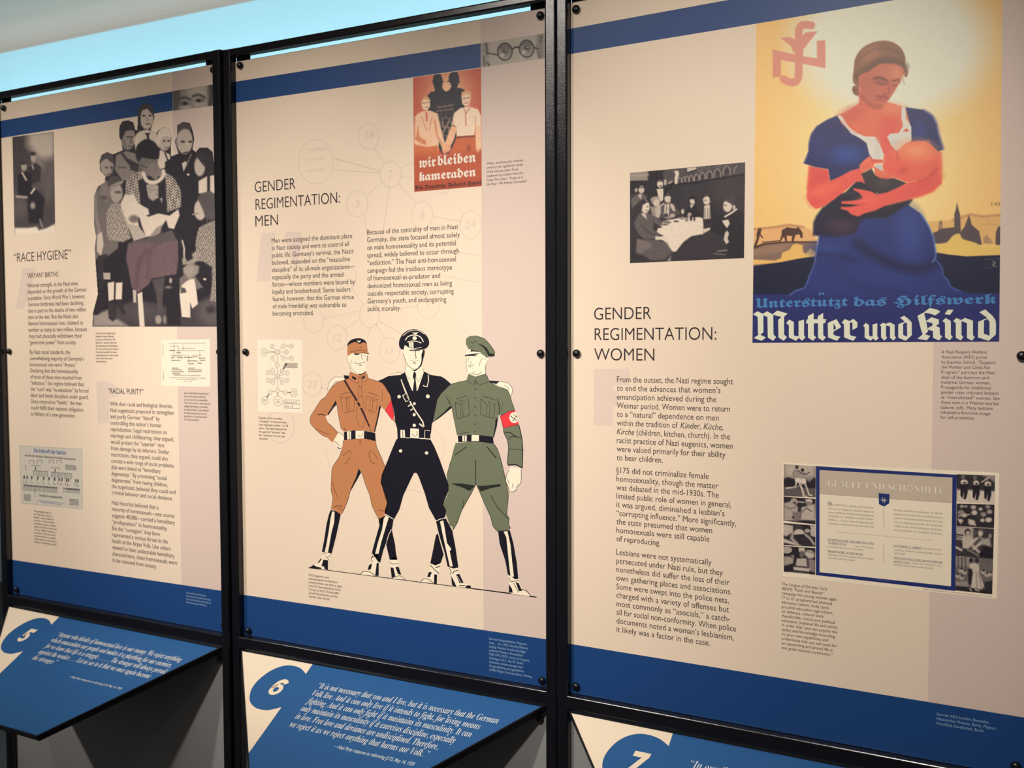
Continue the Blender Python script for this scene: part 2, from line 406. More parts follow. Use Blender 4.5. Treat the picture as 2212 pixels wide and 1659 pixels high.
for k, F in FR.items():
    rz = math.atan2(F.u[1], F.u[0])
    base = tuple(F.pt(OW / 2, -Z0, 0.006)); inv = Matrix.Translation(-Vector(base)) @ Matrix.Identity(4)
    fr = empty('display_frame', base, flabel[k], 'frame', 'exhibit frames standing side by side'); FRAME[k] = fr
    def part(name, vf, mat=mBlack, parent=fr, **p):
        me = mesh_from(name, vf[0], vf[1]); me.validate(); o = link(name, me, parent, mat, **p)
        o.matrix_parent_inverse = Matrix.Translation(-Vector(base)); return o
    part('post', slab(F, -PW, 0, -Z0, 1.486, BD, FD, bev=0.0045)); part('post', slab(F, OW, OW + PW, -Z0, 1.486, BD, FD, bev=0.0045))
    part('top_rail', slab(F, -0.0045, OW + 0.0045, 1.466, 1.4855, BD, FD - 0.0003, bev=0.004))
    part('middle_rail', slab(F, -0.0045, OW + 0.0045, -0.1465, -0.1145, BD, FD - 0.0003, bev=0.004))
    part('bottom_rail', slab(F, -0.0045, OW + 0.0045, -Z0 + 0.06, -Z0 + 0.09, BD, FD - 0.0003, bev=0.004))
    for u0, u1 in ((0.0, 0.047), (OW - 0.047, OW)):
        part('corner_plate', slab(F, u0, u1, 1.42, 1.467, -0.0078, -0.0062))
    # printed board
    bo = solid('exhibit_panel', slab(F, 0.0005, OW - 0.0005, -0.1135, 1.4555, -0.006, 0.0, r=0.004), mEdge)
    bo['label'] = blabel[k]; bo['category'] = 'panel'; bo['group'] = 'printed exhibit panels'; BOARD[k] = bo
    for (x, y) in KNOBPX[k]:
        u, v = map(float, F.uv(x, y, 0.008)); solid('fixing_knob', lathe(F, u, v, KN), mKnob, bo, smooth_=True)
    # lower grey infill
    io = solid('infill_board', slab(F, 0.0005, OW - 0.0005, -Z0 + 0.095, -0.172, -0.006, 0.0, r=0.005), mGrey)
    io['label'] = ilabel[k]; io['category'] = 'board'; io['group'] = 'grey infill boards under the trays'; INFILL[k] = io
    for uu, vv in ((0.040, -0.200), (OW - 0.0215, -0.190)):
        solid('fixing_knob', lathe(F, uu, vv, KN), mKnob, io, smooth_=True)
    # tilted tray: a shallow box, its face a trapezium narrowing to the front
    T = TR[k]; D = 0.386; SL = 0.866; TH = 0.017; b = 0.0045
    out = [(OW, 0.004), (0.0, 0.004), (SL * D, -D), (OW - SL * D, -D)]
    inn = inset(out, b)
    tb = empty('reading_tray', tuple(T.pt(OW / 2, 0, 0)), tlabel[k], 'tray', 'tilted reading trays in a row'); TRAY[k] = tb
    def tpart(name, vf, mat, **p):
        me = mesh_from(name, vf[0], vf[1]); me.validate(); o = link(name, me, tb, mat, **p)
        o.matrix_parent_inverse = Matrix.Translation(-Vector(tb.location)); return o
    # rim = outer walls with a lip, hollow for the graphic
    o_ = np.array(out); i_ = np.array(inn); n = 4; V = []; Fc = []
    o2 = inset(out, 0.0015); i2 = inset(out, b - 0.0015)
    for q, d in ((o_, -TH), (o_, 0.0005), (o2, 0.002), (i2, 0.002), (i_, 0.0005), (i_, -0.0012)): V += list(T.pt(q[:, 0], q[:, 1], d))
    for kk in range(5):
        for i in range(n):
            j = (i + 1) % n; Fc.append([kk * n + i, kk * n + j, (kk + 1) * n + j, (kk + 1) * n + i])
    Fc.append([3, 2, 1, 0])
    tpart('tray_rim', (V, Fc), mTray)
    gb = Print(T, -0.0011, 0.0); gb.uvpoly(i_, (38, 92, 148)); g = gb.build('blue_graphic', tb); g.matrix_parent_inverse = Matrix.Translation(-Vector(tb.location))
    TRAY[k + 'g'] = g
# ------------------------------------------------------------------ large printed areas of the boards
BEIGE = (240, 219, 194); SIDE = (222, 200, 186); BLUE = (28, 68, 124); NAVY = (20, 58, 122); GHOST = (228, 207, 190); FAINT = (226, 202, 184)
INK = (78, 66, 62); HEAD = (58, 46, 50); PALE = (150, 180, 205)
VT = {'L': (1.4011, 1.352), 'M': (1.4, 1.352), 'R': (1.4, 1.352)}
def uvx(F, x, y): return float(F.uv(x, y)[0])
SIDEU = {'L': uvx(FR['L'], 373, 240), 'M': uvx(FR['M'], 1039.5, 300), 'R': uvx(FR['R'], 2014, 900)}
for k, F in FR.items():
    vt = float(F.uv(*{'L': (2, 261), 'M': (509, 176.4), 'R': (1233, 62)}[k])[1]); vb = float(F.uv(*{'L': (3, 298.3), 'M': (509, 221.8), 'R': (1233, 116.6)}[k])[1])
    l0 = float(F.uv(*{'L': (25, 1209), 'M': (527, 1285), 'R': (1232.4, 1391)}[k])[1]); l1 = float(F.uv(*{'L': (483, 1276.6), 'M': (1178, 1380.6), 'R': (2209, 1549.4)}[k])[1])
    vt1 = float(F.uv(*{'L': (462, 182.5), 'M': (1175, 72), 'R': (1572.7, 0)}[k])[1])
    if k == 'R': vt1 = vt + (vt1 - vt) * OW / uvx(F, 1572.7, 0)
    e = 0.0007; U1 = OW - e; su = SIDEU[k]
    vbb = float(F.uv(*{'L': (372, 239), 'M': (1039, 145.6), 'R': (1634, 51)}[k])[1]); ub = uvx(F, {'L': 372, 'M': 1039, 'R': 1634}[k], 100)
    VB1 = vb + (vbb - vb) * U1 / ub
    lin = lambda u, a, b_: a + (b_ - a) * u / OW
    b = Print(F, 0.00010, 0); b.uvpoly([(e, -0.1133), (U1, -0.1133), (U1, 1.4545), (e, 1.4545)], BEIGE); b.build('printed_ground', BOARD[k])
    c = Print(F, 0.00014, 0); c.uvpoly([(su, lin(su, l0, l1)), (U1, l1), (U1, 1.4545), (su, 1.4545)], SIDE); c.build('side_column', BOARD[k], label='greyish pink column down the right side')
    d = Print(F, 0.00018, 0); d.uvpoly([(e, vb), (su if k != 'R' else U1, lin(su if k != 'R' else U1, vb, VB1)), (su if k != 'R' else U1, lin(su if k != 'R' else U1, vt, vt1)), (e, vt)], BLUE)
    d.build('blue_stripe', BOARD[k], label='narrow blue stripe across the top')
    d = Print(F, 0.00018, 0); d.uvpoly([(e, -0.1133), (U1, -0.1133), (U1, l1), (e, l0)], BLUE); d.build('blue_stripe', BOARD[k], label='broad blue stripe along the bottom')
# faint oversized initials behind the text
p = Print(FR['R'], 0.00016, 0).t(1240, 620, 4.1475)
p.poly([(178, 733), (497, 731), (495, 882), (352, 880), (352, 925), (400, 925), (400, 1070), (350, 1068), (350, 1240), (178, 1240)], GHOST); p.build('ghost_initial', BOARD['R'])
p = Print(FR['M'], 0.00016, 0).t(500, 450, 5.53)
p.poly([(355, 297), (525, 293), (498, 600), (460, 870), (298, 875)], GHOST).poly([(652, 285), (828, 278), (828, 520), (760, 700), (690, 520), (640, 360)], GHOST); p.build('ghost_initial', BOARD['M'])
p = Print(FR['L'], 0.00016, 0).t(0, 500, 4.148)
p.poly([(205, 330), (320, 322), (300, 430), (215, 690), (140, 695)], GHOST); p.build('ghost_initial', BOARD['L']); p = Print(FR['L'], 0.00016, 0).t(0, 500, 4.148); p.poly([(865, 1345), (965, 1342), (1060, 1400), (1060, 1480), (980, 1490), (978, 1715), (875, 1722)], GHOST); p.build('ghost_initial', BOARD['L'])
# ------------------------------------------------------------------ faint contact diagram behind the middle panel's text
p = Print(FR['M'], 0.00019, 0.00001)
FN = (224, 202, 184)
def circ(x, y, rx=22.5, ry=28, w=1.6): p.ring(x, y, rx, ry, w, FN, 0)
circ(682, 349.5, 37.5, 48); circ(796, 294.5); circ(844, 376.5, 23.5, 27.5); circ(772, 440.5); circ(912, 464, 23, 29); circ(1017, 485, 23, 30)
circ(798, 681, 21, 27); circ(678, 692, 22, 27); circ(925, 660, 23, 29); circ(728.4, 729.8, 21.5, 26.5); circ(841.5, 757, 22, 27); circ(674.5, 830, 21, 26.5); circ(606, 921, 30, 35); circ(957, 395, 19, 23); circ(750, 600, 20, 24)
for a, b_, w in (((720, 342), (821, 369), 2.6), ((719, 367), (820, 374), 2.2), ((809, 319), (829, 353), 1.6), ((824, 395), (793, 422), 1.6), ((842, 404), (803, 653), 1.6), ((860, 397), (900, 438), 1.6), ((866, 362), (895, 350), 1.6), ((867, 381), (895, 385), 1.4), ((937, 468), (995, 478), 2.2), ((786, 465), (800, 540), 1.4), ((818, 673), (902, 661), 1.8), ((776, 690), (745, 712), 1.6), ((800, 708), (793, 730), 1.4), ((812, 700), (832, 732), 1.6), ((820, 694), (872, 724), 2.2), ((694, 838), (715, 841), 1.4), ((777, 672), (700, 688), 1.4), ((760, 622), (785, 658), 1.4), ((990, 544), (1040, 554), 1.6), ((950, 594), (1040, 611), 1.6)):
    p.line([a, b_], w, FN, 0)
p.line([(820, 880), (905, 900), (960, 960), (940, 1020)], 1.3, FN, 0, sm=4).line([(702, 960), (712, 1010), (860, 1075), (868, 1090)], 1.3, FN, 0).line([(712, 1015), (1012, 1088), (1020, 1000)], 1.3, FN, 0)
p.build('contact_diagram', BOARD['M'], label='faint pink diagram of numbered circles joined by lines', kind='stuff')
t = Text(FR['M'], 0.00022)
for tx, x, y, w, h in (('28', 784, 300, 25, 15), ('7', 839, 388, 9, 20), ('3', 766, 450, 11, 17), ('8', 907, 475, 10, 20), ('24', 1004, 493, 24, 16), ('7', 920, 668, 9, 16), ('12', 720, 738, 17, 16), ('13', 833, 765, 16, 15), ('23', 664, 838, 20, 16)):
    t.px(tx, x, y, x + w, h, FN, shear=0.15)
t.px('Möglichkeit', 660, 328, 708, 7, FN); t.px('der Homo-', 661, 349, 703, 7, FN); t.px('sexualität', 660, 372, 704, 7, FN)
t.build('diagram_lettering', BOARD['M'], kind='stuff')
# ------------------------------------------------------------------ headings
def heading(k, rows, cap):
    t = Text(FR[k], 0.0004)
    for tx, x0, y0, x1 in rows: t.px(tx, x0, y0, x1, cap, HEAD, offset=-0.006, res=6)
    t.build('heading_text', BOARD[k])
heading('L', [('“RACE HYGIENE”', 30, 566.5, 153.6)], 19.5)
heading('M', [('GENDER', 550.6, 415.9, 638.4), ('REGIMENTATION:', 552.3, 453.2, 734.5), ('MEN', 552, 489.4, 600.7)], 23)
heading('R', [('GENDER', 1283.4, 690.8, 1407), ('REGIMENTATION:', 1284.6, 734.8, 1547.4), ('WOMEN', 1283.4, 778.3, 1413.6)], 26)
t = Text(FR['L'], 0.0004); t.px('“ARYAN” BIRTHS', 57.9, 600.8, 126, 10.5, HEAD); t.build('heading_text', BOARD['L'], label='small subheading'); t = Text(FR['L'], 0.0004); t.px('“RACIAL PURITY”', 233.8, 849.8, 310, 11.5, HEAD); t.build('heading_text', BOARD['L'], label='small subheading')
# ------------------------------------------------------------------ body text
def body(k, name, items, col=INK, capf=0.64, label=None, **kw):
    for st, la, ox, sc, ends, txts in items:
        t = Text(FR[k], 0.0004); t.block(st, la, [ox + e / sc for e in ends], txts, col, capf, **kw)
        o = t.build(name, BOARD[k])
        if label: o['label'] = label
def L(s): return s.split('|')
body('L', 'body_text', [
 ((59.8, 620.8), (62.6, 743.8), 0, 4.148, [703, 773, 765, 752, 773, 703, 745, 780, 735, 685], L('National strength, in the Nazi view,|depended on the growth of the German|population. Since World War I, however,|German birthrates had been declining,|due in part to the deaths of two million|men in the war. But the Nazis also|blamed homosexual men, claimed to|number as many as two million, because|they had physically withdrawn their|“generative power” from society.')),
 ((64.6, 764.5), (67.5, 897.3), 0, 4.148, [630, 750, 690, 700, 733, 752, 793, 793, 733, 745, 678], L('By Nazi racial standards, the|overwhelming majority of Germany’s|homosexual men were “Aryans.”|Declaring that the homosexuality|of most of these men resulted from|“infection,” the regime believed that|the “cure” was “re-education” by forced|labor and harsh discipline under guard.|Once restored to “health,” the men|could fulfill their national obligation|as fathers of a new generation.')),
 ((238.2, 876), (241.8, 1067.5), 0, 4.148, [1548, 1558, 1432, 1445, 1497, 1558, 1472, 1518, 1507, 1557, 1440, 1493, 1503, 1573, 1548], L('With their racial and biological theories,|Nazi eugenicists proposed to strengthen|and purify German “blood” by|controlling the nation’s human|reproduction. Legal restrictions on|marriage and childbearing, they argued,|would protect the “superior” race|from damage by its inferiors. Similar|restrictions, they argued, could also|correct a wide range of social problems|that were linked to “hereditary|degeneracy.” By preventing “social|degenerates” from having children,|the eugenicists believed they could end|criminal behavior and social deviance.')),
 ((241.8, 1089.4), (243, 1213.5), 0, 4.148, [1420, 1563, 1567, 1500, 1433, 1505, 1530, 1563, 1587, 1405], L('Nazi theorists believed that a|minority of homosexuals—one source|suggests 40,000—carried a hereditary|“predisposition” to homosexuality.|But the “contagion” they bore|represented a serious threat to the|health of the Aryan Volk. Like others|viewed to have undesirable hereditary|characteristics, these homosexuals were|to be removed from society.'))])
body('L', 'caption_text', [
 ((206.6, 722), (207.8, 782.5), 0, 4.148, [1033, 1020, 1035, 1045, 1058, 1065, 1045, 1058, 1010, 955], L('The state encouraged large|families through financial|incentives and awards. The|ideal for a woman followed|early motherhood. Family figures|for wife and the good number|if any were turned into these|homosexual men whose wife|only served the state’s|undertaking.')),
 ((397.8, 850.8), (398.3, 907.9), 0, 4.148, [1873, 1845, 1863, 1885, 1865, 1870, 1855, 1860, 1785], L('Just as desirable characteristics|were viewed as hereditary,|so too were the undesirable.|This chart aimed to demonstrate|alleged hereditary criminality|and alcoholism; male viewed|by Nazi eugenicists as com-|parable to a “predisposition”|for homosexuality.')),
 ((73, 1105.5), (74.7, 1171.8), 0, 4.148, [458, 470, 483, 488, 500, 508, 495, 495, 495, 513, 510], L('This genealogical chart on|the “inheritance traits of a|family” was studied in|schools. It shows how|hereditary traits could be|passed on. Often it was used|to show “inferior” people as|a burden on the race and|stressed the so-called|importance of choosing a|spouse of hereditary value.'))], capf=0.6)
x_ = lambda o, s, e: [o + q / s for q in e]
body('M', 'body_text', [
 ((587.2, 525), (589.5, 682), 500, 5.53, [1443, 1403, 1457, 1415, 1473, 1337, 1475, 1423, 1463, 1373, 983], L('Men were assigned the dominant place|in Nazi society and were to control all|public life. Germany’s survival, the Nazis|believed, depended on the “masculine|discipline” of its all-male organizations—|especially the party and the armed|forces—whose members were bound by|loyalty and brotherhood. Some leaders|feared, however, that the German virtue|of male friendship was vulnerable to|becoming eroticized.')),
 ((793, 507), (794.5, 671.9), 780, 5.53, [1155, 1180, 1133, 1170, 1133, 1087, 945, 1087, 1107, 1018, 473], L('Because of the centrality of men in Nazi|Germany, the state focused almost solely|on male homosexuality and its potential|spread, widely believed to occur through|“seduction.” The Nazi anti-homosexual|campaign fed the insidious stereotype|of homosexual-as-predator and|demonized homosexual men as living|outside respectable society, corrupting|Germany’s youth, and endangering|public morality.'))])
body('M', 'caption_text', [
 ((1051.5, 356), (1051.5, 400.8), 840, 3.6875, [1072, 1068, 1037, 1070, 1067, 1103], L('White- and blue-collar workers|united in the egalitarian ideals|of the German Labor Front,|shadowed by soldiers from the|Great War (rear). “Today as in|the Past—We Remain Comrades”')),
 ((558.8, 904.3), (559.7, 949.2), 500, 5.53, [605, 660, 675, 663, 643, 640, 442], L('Diagram of the spreading|“contagion” of homosexuality|from individual number 1 to 28|others. The Nazis believed that|the agent of “infection” was|the “seduction” by one man|of another.')),
 ((666.7, 1243.8), (667.2, 1290), 500, 3.78, [800, 865, 903, 893, 880, 865, 806], L('1933 magazine cover|representing the brotherhood|among German men (left to right)|in the SA (Sturmabteilung, Storm|Troopers), the SS (Schutzstaffel,|Guards Detachment), and the|German Labor Service.'))], capf=0.6)
body('R', 'body_text', [
 ((1332.8, 825.3), (1332.3, 993.9), 1240, 4.1475, [1425, 1312, 1275, 1397, 1297, 1335, 1398, 1422, 1357, 795], L('From the outset, the Nazi regime sought|to end the advances that women’s|emancipation achieved during the|Weimar period. Women were to return|to a “natural” dependence on men|within the tradition of _Kinder, Küche,|_Kirche_ (children, kitchen, church). In the|racist practice of Nazi eugenics, women|were valued primarily for their ability|to bear children.')),
 ((1331.5, 1021.3), (1332, 1168.9), 1240, 3.77, [1097, 1175, 1178, 1280, 1225, 1320, 1125, 1103, 703], L('§175 did not criminalize female|homosexuality, though the matter|was debated in the mid-1930s. The|limited public role of women in general,|it was argued, diminished a lesbian’s|“corrupting influence.” More significantly,|the state presumed that women|homosexuals were still capable|of reproducing.')),
 ((1331.5, 1198), (1332, 1364.6), 1240, 3.77, [1120, 1212, 1265, 1285, 1260, 1262, 1270, 1320, 1302, 1107], L('Lesbians were not systematically|persecuted under Nazi rule, but they|nonetheless did suffer the loss of their|own gathering places and associations.|Some were swept into the police nets,|charged with a variety of offenses but|most commonly as “asocials,” a catch-|all for social non-conformity. When police|documents noted a woman’s lesbianism,|it likely was a factor in the case.'))], capf=0.66)
body('R', 'caption_text', [
 ((2033.9, 763.5), (2032, 904.2), 1980, 8.293, [1250, 1278, 1413, 1305, 1397, 1293, 1325, 1335, 1470, 1487, 1483, 1365, 1323, 1045], L('A Nazi People’s Welfare|Association (NSV) poster|by Joachim Schich, “Support|the Mother and Child Aid|Program,” portrays the Nazi|ideal of the feminine and|maternal German woman.|Propaganda for traditional|gender roles criticized lesbians|as “masculinized” women, like|these seen in a Weimar-era bar|(_above, left_). Many lesbians|adopted a feminine image|for self-protection.')),
 ((1688.9, 1263.8), (1688.9, 1401.3), 1660, 8.73, [1105, 1055, 1280, 1195, 1150, 1220, 1045, 1247, 1297, 1300, 1255, 1125, 1283, 1218, 1210], L('The League of German Girls|(BDM) “Faith and Beauty”|campaign for young women ages|17 to 21 programmed physical|education (sports, body care),|practical education (agriculture,|air defense), cultural work|(handicrafts, music) and political|education (national life and work)|in order that “you can acquire the|ability and knowledge according|to your own capabilities and|preferences that you will need for|an upstanding and proud life in|our great national community.”'))], capf=0.62)
body('L', 'source_text', [((402.6, 1282), (402.6, 1302.3), 0, 4.056, [1808, 1848, 1850, 1808], L('Source: Bildarchiv Preußischer|Kulturbesitz; Deutsches Historisches|Museum, Berlin; Deutsches Museum;|Berlin; Staatsarchiv Hamburg'))], PALE, 0.6, 'small pale source credit on blue')
body('M', 'source_text', [((1056.4, 1381.4), (1056.9, 1448.4), 800, 4.0565, [1370, 1383, 1365, 1338, 1398, 1340, 1340, 1347, 1420], L('Sources: Rumpelstilzchen, Mang uns|mang . . . (Ca. 1932); Deutsche Bücherei,|Leipzig; Friedrich Arnold, Anschläge:|politische Plakate in Deutschland|1900–1970 (1972); Library of Congress,|Washington, D.C.; Karl W. Gauhl,|Statistische Untersuchungen über|Gruppenbildung bei Jugendlichen|(1940); Philipps University Library, Marburg'))], PALE, 0.6, 'small pale source credit on blue', shear=0.2)
body('R', 'source_text', [((2023, 1544.5), (2022, 1564.5), 1900, 7.09, [1672, 1790, 1592], L('Sources: AKG London; Deutsches|Historisches Museum, Berlin; Magnus-|Hirschfeld-Gesellschaft, Berlin'))], PALE, 0.6, 'small pale source credit on blue', shear=0.2)
# ------------------------------------------------------------------ the trays' print: cream flag, numeral, white quotation
CREAM = (243, 226, 200)
fp = [(665, 805), (607, 890), (590, 868), (562, 843), (510, 824), (450, 820), (380, 836), (300, 875), (220, 938), (170, 1000), (148, 1062), (150, 1112), (175, 1150), (220, 1176), (290, 1186), (350, 1176), (408, 1160), (128, 1535)]
fu, fv = TR['M'].uv(*[500 + np.array([q[0] for q in fp]) / 3.78, 1220 + np.array([q[1] for q in fp]) / 3.78])
for k, T in TR.items():
    arc = smooth(np.stack([fu[1:17], fv[1:17]], 1), 5, closed=False)
    e = 0.0052; vend = -(fu[17] - e) / 0.866
    pts = [(e + 0.0005, -0.0006), (fu[0], -0.0006)] + [tuple(q) for q in arc] + [(fu[17] + 0.004, fv[17])]
    p = Print(T, -0.0008, 0); p.uvpoly(pts, CREAM); g = p.build('cream_flag', TRAY[k + 'g'])
# numerals drawn as outlines in a unit cell (x 0..0.8, y 0..1), slanted
def arc(cx, cy, rx, ry, a0, a1, n=14): return [(cx + rx * math.cos(math.radians(a)), cy + ry * math.sin(math.radians(a))) for a in np.linspace(a0, a1, n)]
NUMSH = {'6': ([arc(0.40, 0.33, 0.385, 0.345, 0, 360, 30), [(0.015, 0.33)] + arc(0.46, 0.48, 0.445, 0.53, 180, 42, 16) + [(0.585, 0.66)] + arc(0.46, 0.50, 0.20, 0.27, 60, 150, 8) + [(0.30, 0.40)]], [arc(0.40, 0.33, 0.150, 0.150, 0, 360, 20)]),
         '5': ([[(0.76, 1.0), (0.17, 1.0), (0.08, 0.42), (0.36, 0.42), (0.40, 0.76), (0.74, 0.76)], arc(0.37, 0.33, 0.36, 0.34, 150, -165, 26) + [(0.30, 0.24)] + arc(0.37, 0.32, 0.12, 0.11, -140, 145, 12)], []),
         '7': ([[(0.04, 1.0), (0.78, 1.0), (0.78, 0.80), (0.38, 0.0), (0.08, 0.0), (0.46, 0.74), (0.04, 0.74)]], [])}
def place(k, cu, cv_, h, q): return [(cu + (x - 0.4) * h * 0.92 + (y - 0.5) * h * 0.14, cv_ + (y - 0.5) * h) for x, y in q]
nu, nv = map(float, TR['M'].uv(601, 1483.5))
n7u, n7v = map(float, TR['R'].uv(1384, 1645))
for k, T in TR.items():
    p = Print(T, -0.0005, 0.0001); add, cut = NUMSH[NUM[k]]
    cu, cv_ = (nu, nv) if k != 'R' else (nu, nv)
    for q in add: p.uvpoly(place(k, cu, cv_, 0.053, q), CREAM, 0)
    for q in cut: p.uvpoly(place(k, cu, cv_, 0.053, q), (38, 92, 148), 1)
    p.build('numeral', TRAY[k + 'g'], label='cream bold numeral ' + NUM[k])
def quote(k, st, la, ends, txts, cred, capf=0.72):
    t = Text(TR[k], -0.0005); t.block(st, la, ends, txts, (232, 236, 232), capf, sty='bi', res=4, offset=-0.009)
    t.build('quotation_text', TRAY[k + 'g'])
    if cred:
        t = Text(TR[k], -0.0005); t.px(cred[0], cred[1], cred[2], cred[3], cred[4], (205, 220, 228), sty='n', shear=0.25, offset=0.008); t.build('source_text', TRAY[k + 'g'])
quote('M', (684, 1485.5), (623.5, 1569), x_(800, 4.0565, [1110, 950, 875, 730, 583, 497]), L('“It is not necessary that you and I live, but it is necessary that the German|Volk live. And it can only live if it intends to fight, for living means|fighting. And it can only fight if it maintains its masculinity. It can|only maintain its masculinity if it exercises discipline, especially|in love. Free love and deviance are undisciplined. Therefore,|we reject it as we reject anything that harms our Volk. ”'), ('—Nazi Party response to reforming §175, May 14, 1928', 720.9, 1614.5, 893, 8))
quote('L', (120.8, 1373), (67.8, 1423.8), x_(0, 4.056, [1577, 1490, 1440, 1303, 475]), L('“Anyone who thinks of homosexual love is our enemy. We reject anything|which emasculates our people and makes it a plaything for our enemies,|for we know that life is a struggle . . . . . . The stronger will always prevail|against the weaker. . . . Let us see to it that we once again become|the stronger.”'), ('—Nazi Party response to reforming §175, May 14, 1928', 148, 1462.5, 260.9, 5))
u0, v0 = map(float, TR['R'].uv(1489, 1656)); u1 = float(TR['R'].uv(1568, 1669)[0])
t = Text(TR['R'], -0.0005); t.line('“In our il', u0, v0, u1, 0.0175, (232, 236, 232), 'bi', offset=-0.009); t.build('quotation_text', TRAY['Rg'])
# ------------------------------------------------------------------ drawing of three uniformed men (printed line art with flat colours)
BRN = (196, 130, 86); BLK = (24, 22, 34); GRN = (112, 118, 94); SKN = (252, 236, 208); RED = (238, 58, 66); DKB = (60, 36, 44); DGR = (38, 42, 36)
TA = (650, 690, 6.636); TB = (820, 690, 6.635); TC = (950, 700, 6.38); TD = (650, 920, 4.608); TE = (780, 900, 4.364); TF = (930, 900, 4.148)
mroot = Print(FR['M'], 0.0003, 0.00003)
mroot.line([(667, 1226.4), (760, 1238.5), (900, 1256.5), (1040, 1274), (1159, 1290)], 1.5, BLK, 0).line([(1018, 1271), (1120, 1284), (1159, 1290)], 2.2, BLK, 0)
figs = mroot.build('magazine_drawing', BOARD['M'], label='drawing of three uniformed men arm in arm')
def outl(p, pts, col=BLK, w=5, lay=4, sm=2): p.line(pts, w, col, lay, sm=sm)
# --- man in black (middle)
p = Print(FR['M'], 0.0003, 0.00003); p.t(*TB)
p.poly([(365, 755), (300, 795), (130, 810), (60, 845), (-60, 900), (30, 920), (75, 980), (120, 1050), (165, 1130), (190, 1240), (215, 1360), (225, 1480), (255, 1570), (262, 1640), (735, 1640), (742, 1590), (750, 1500), (765, 1470), (830, 1150), (860, 1100), (900, 1050), (1000, 950), (1032, 930), (940, 850), (880, 815), (820, 810), (720, 790), (640, 745), (600, 860), (545, 1020), (465, 1020), (400, 860)], BLK, 0)
p.poly([(345, 430), (358, 375), (400, 385), (440, 410), (520, 430), (612, 422), (628, 440), (620, 540), (605, 600), (590, 650), (550, 700), (510, 722), (480, 716), (420, 672), (380, 620), (365, 560), (335, 480)], SKN, 1)
p.poly([(375, 630), (362, 757), (400, 862), (465, 1018), (545, 1018), (592, 900), (638, 780), (615, 680), (560, 700), (500, 735), (430, 690)], SKN, 0)
p.poly([(505, 742), (527, 790), (515, 850), (532, 1000), (520, 1040), (487, 1040), (480, 1000), (497, 870), (477, 820), (485, 770)], BLK, 2)
p.poly([(620, 435), (648, 440), (645, 500), (620, 590), (602, 660), (560, 705), (510, 742), (468, 735), (500, 722), (548, 698), (590, 640), (603, 580), (600, 500), (615, 470)], BLK, 2)
p.poly([(290, 400), (278, 350), (290, 280), (330, 215), (390, 165), (470, 142), (540, 145), (620, 180), (680, 240), (710, 310), (705, 370), (670, 410), (620, 434), (560, 432), (520, 436), (440, 415), (400, 390), (360, 372), (345, 430), (310, 425)], BLK, 2, sm=3)
p.line([(340, 235), (400, 180), (480, 157), (560, 160), (650, 215)], 8, SKN, 3, sm=3).poly([(455, 182), (500, 190), (565, 182), (535, 200), (530, 216), (500, 212), (490, 200)], SKN, 3)
p.line([(370, 300), (400, 255), (450, 230), (520, 225), (590, 255), (630, 325)], 13, SKN, 3, sm=3).ell(503, 268, 30, 28, SKN, 3).line([(400, 325), (450, 312), (520, 312), (600, 338)], 12, SKN, 3, sm=3)
p.poly([(418, 330), (485, 325), (488, 410), (428, 400)], SKN, 3).line([(450, 330), (455, 402)], 7, BLK, 4).line([(410, 405), (500, 418), (605, 398)], 6, SKN, 3, sm=2)
p.line([(425, 440), (500, 447), (580, 440)], 13, BLK, 4).line([(515, 445), (515, 530), (532, 545), (505, 562)], 9, BLK, 4).line([(440, 588), (500, 600), (570, 585)], 4, BLK, 4).line([(485, 624), (516, 627)], 12, BLK, 4)
outl(p, [(335, 480), (365, 570), (380, 620), (420, 672), (490, 720)], w=6); outl(p, [(375, 640), (362, 757)], w=4); outl(p, [(385, 800), (430, 860), (445, 840)], w=4); outl(p, [(525, 830), (560, 895), (600, 800)], w=4); outl(p, [(618, 690), (636, 780)], w=4)
p.poly([(120, 805), (180, 782), (270, 765), (312, 770), (290, 790), (135, 812)], SKN, 4); outl(p, [(160, 782), (230, 770), (280, 755), (315, 770)], w=4, lay=5)
for x, y, r in ((280, 1107, 25), (692, 1103, 27), (500, 1207, 20), (497, 1365, 22), (498, 1518, 24)): p.ell(x, y, r, r, SKN, 3, n=14)
p.line([(308, 860), (345, 960), (410, 1125)], 12, SKN, 3, w1=24).line([(432, 1172), (520, 1320), (620, 1465), (636, 1540)], 18, SKN, 3).line([(570, 1495), (632, 1542)], 20, SKN, 3)
p.line([(330, 1090), (378, 1065), (425, 1150), (380, 1182), (330, 1090)], 12, SKN, 3).line([(408, 1247), (448, 1218)], 15, SKN, 3).line([(443, 1303), (492, 1275)], 15, SKN, 3).line([(697, 793), (702, 880), (682, 967), (622, 948)], 13, SKN, 3)
p.t(*TE).poly([(340, 105), (655, 118), (652, 215), (345, 205)], BLK, 3)
p.poly([(372, 125), (412, 125), (416, 200), (372, 200)], SKN, 4).line([(392, 128), (394, 198)], 5, BLK, 5).poly([(465, 110), (546, 115), (546, 206), (463, 200)], SKN, 4).line([(480, 160), (500, 185), (530, 170), (525, 135)], 4, BLK, 5, sm=3)
p.line([(552, 204), (656, 212)], 8, SKN, 4).line([(600, 210), (602, 128), (650, 134)], 5, SKN, 4).line([(420, 200), (462, 200)], 6, SKN, 4)
p.poly([(345, 205), (655, 215), (690, 280), (740, 400), (790, 540), (825, 640), (825, 700), (790, 780), (775, 830), (802, 880), (795, 940), (780, 956), (705, 977), (640, 860), (600, 720), (545, 570), (525, 532), (500, 530), (470, 590), (400, 740), (360, 880), (310, 970), (240, 932), (222, 900), (245, 810), (185, 620), (195, 550), (240, 440), (280, 340), (330, 220)], BLK, 3)
p.ell(373, 323, 16, 15, SKN, 4, n=12).ell(618, 342, 16, 15, SKN, 4, n=12)
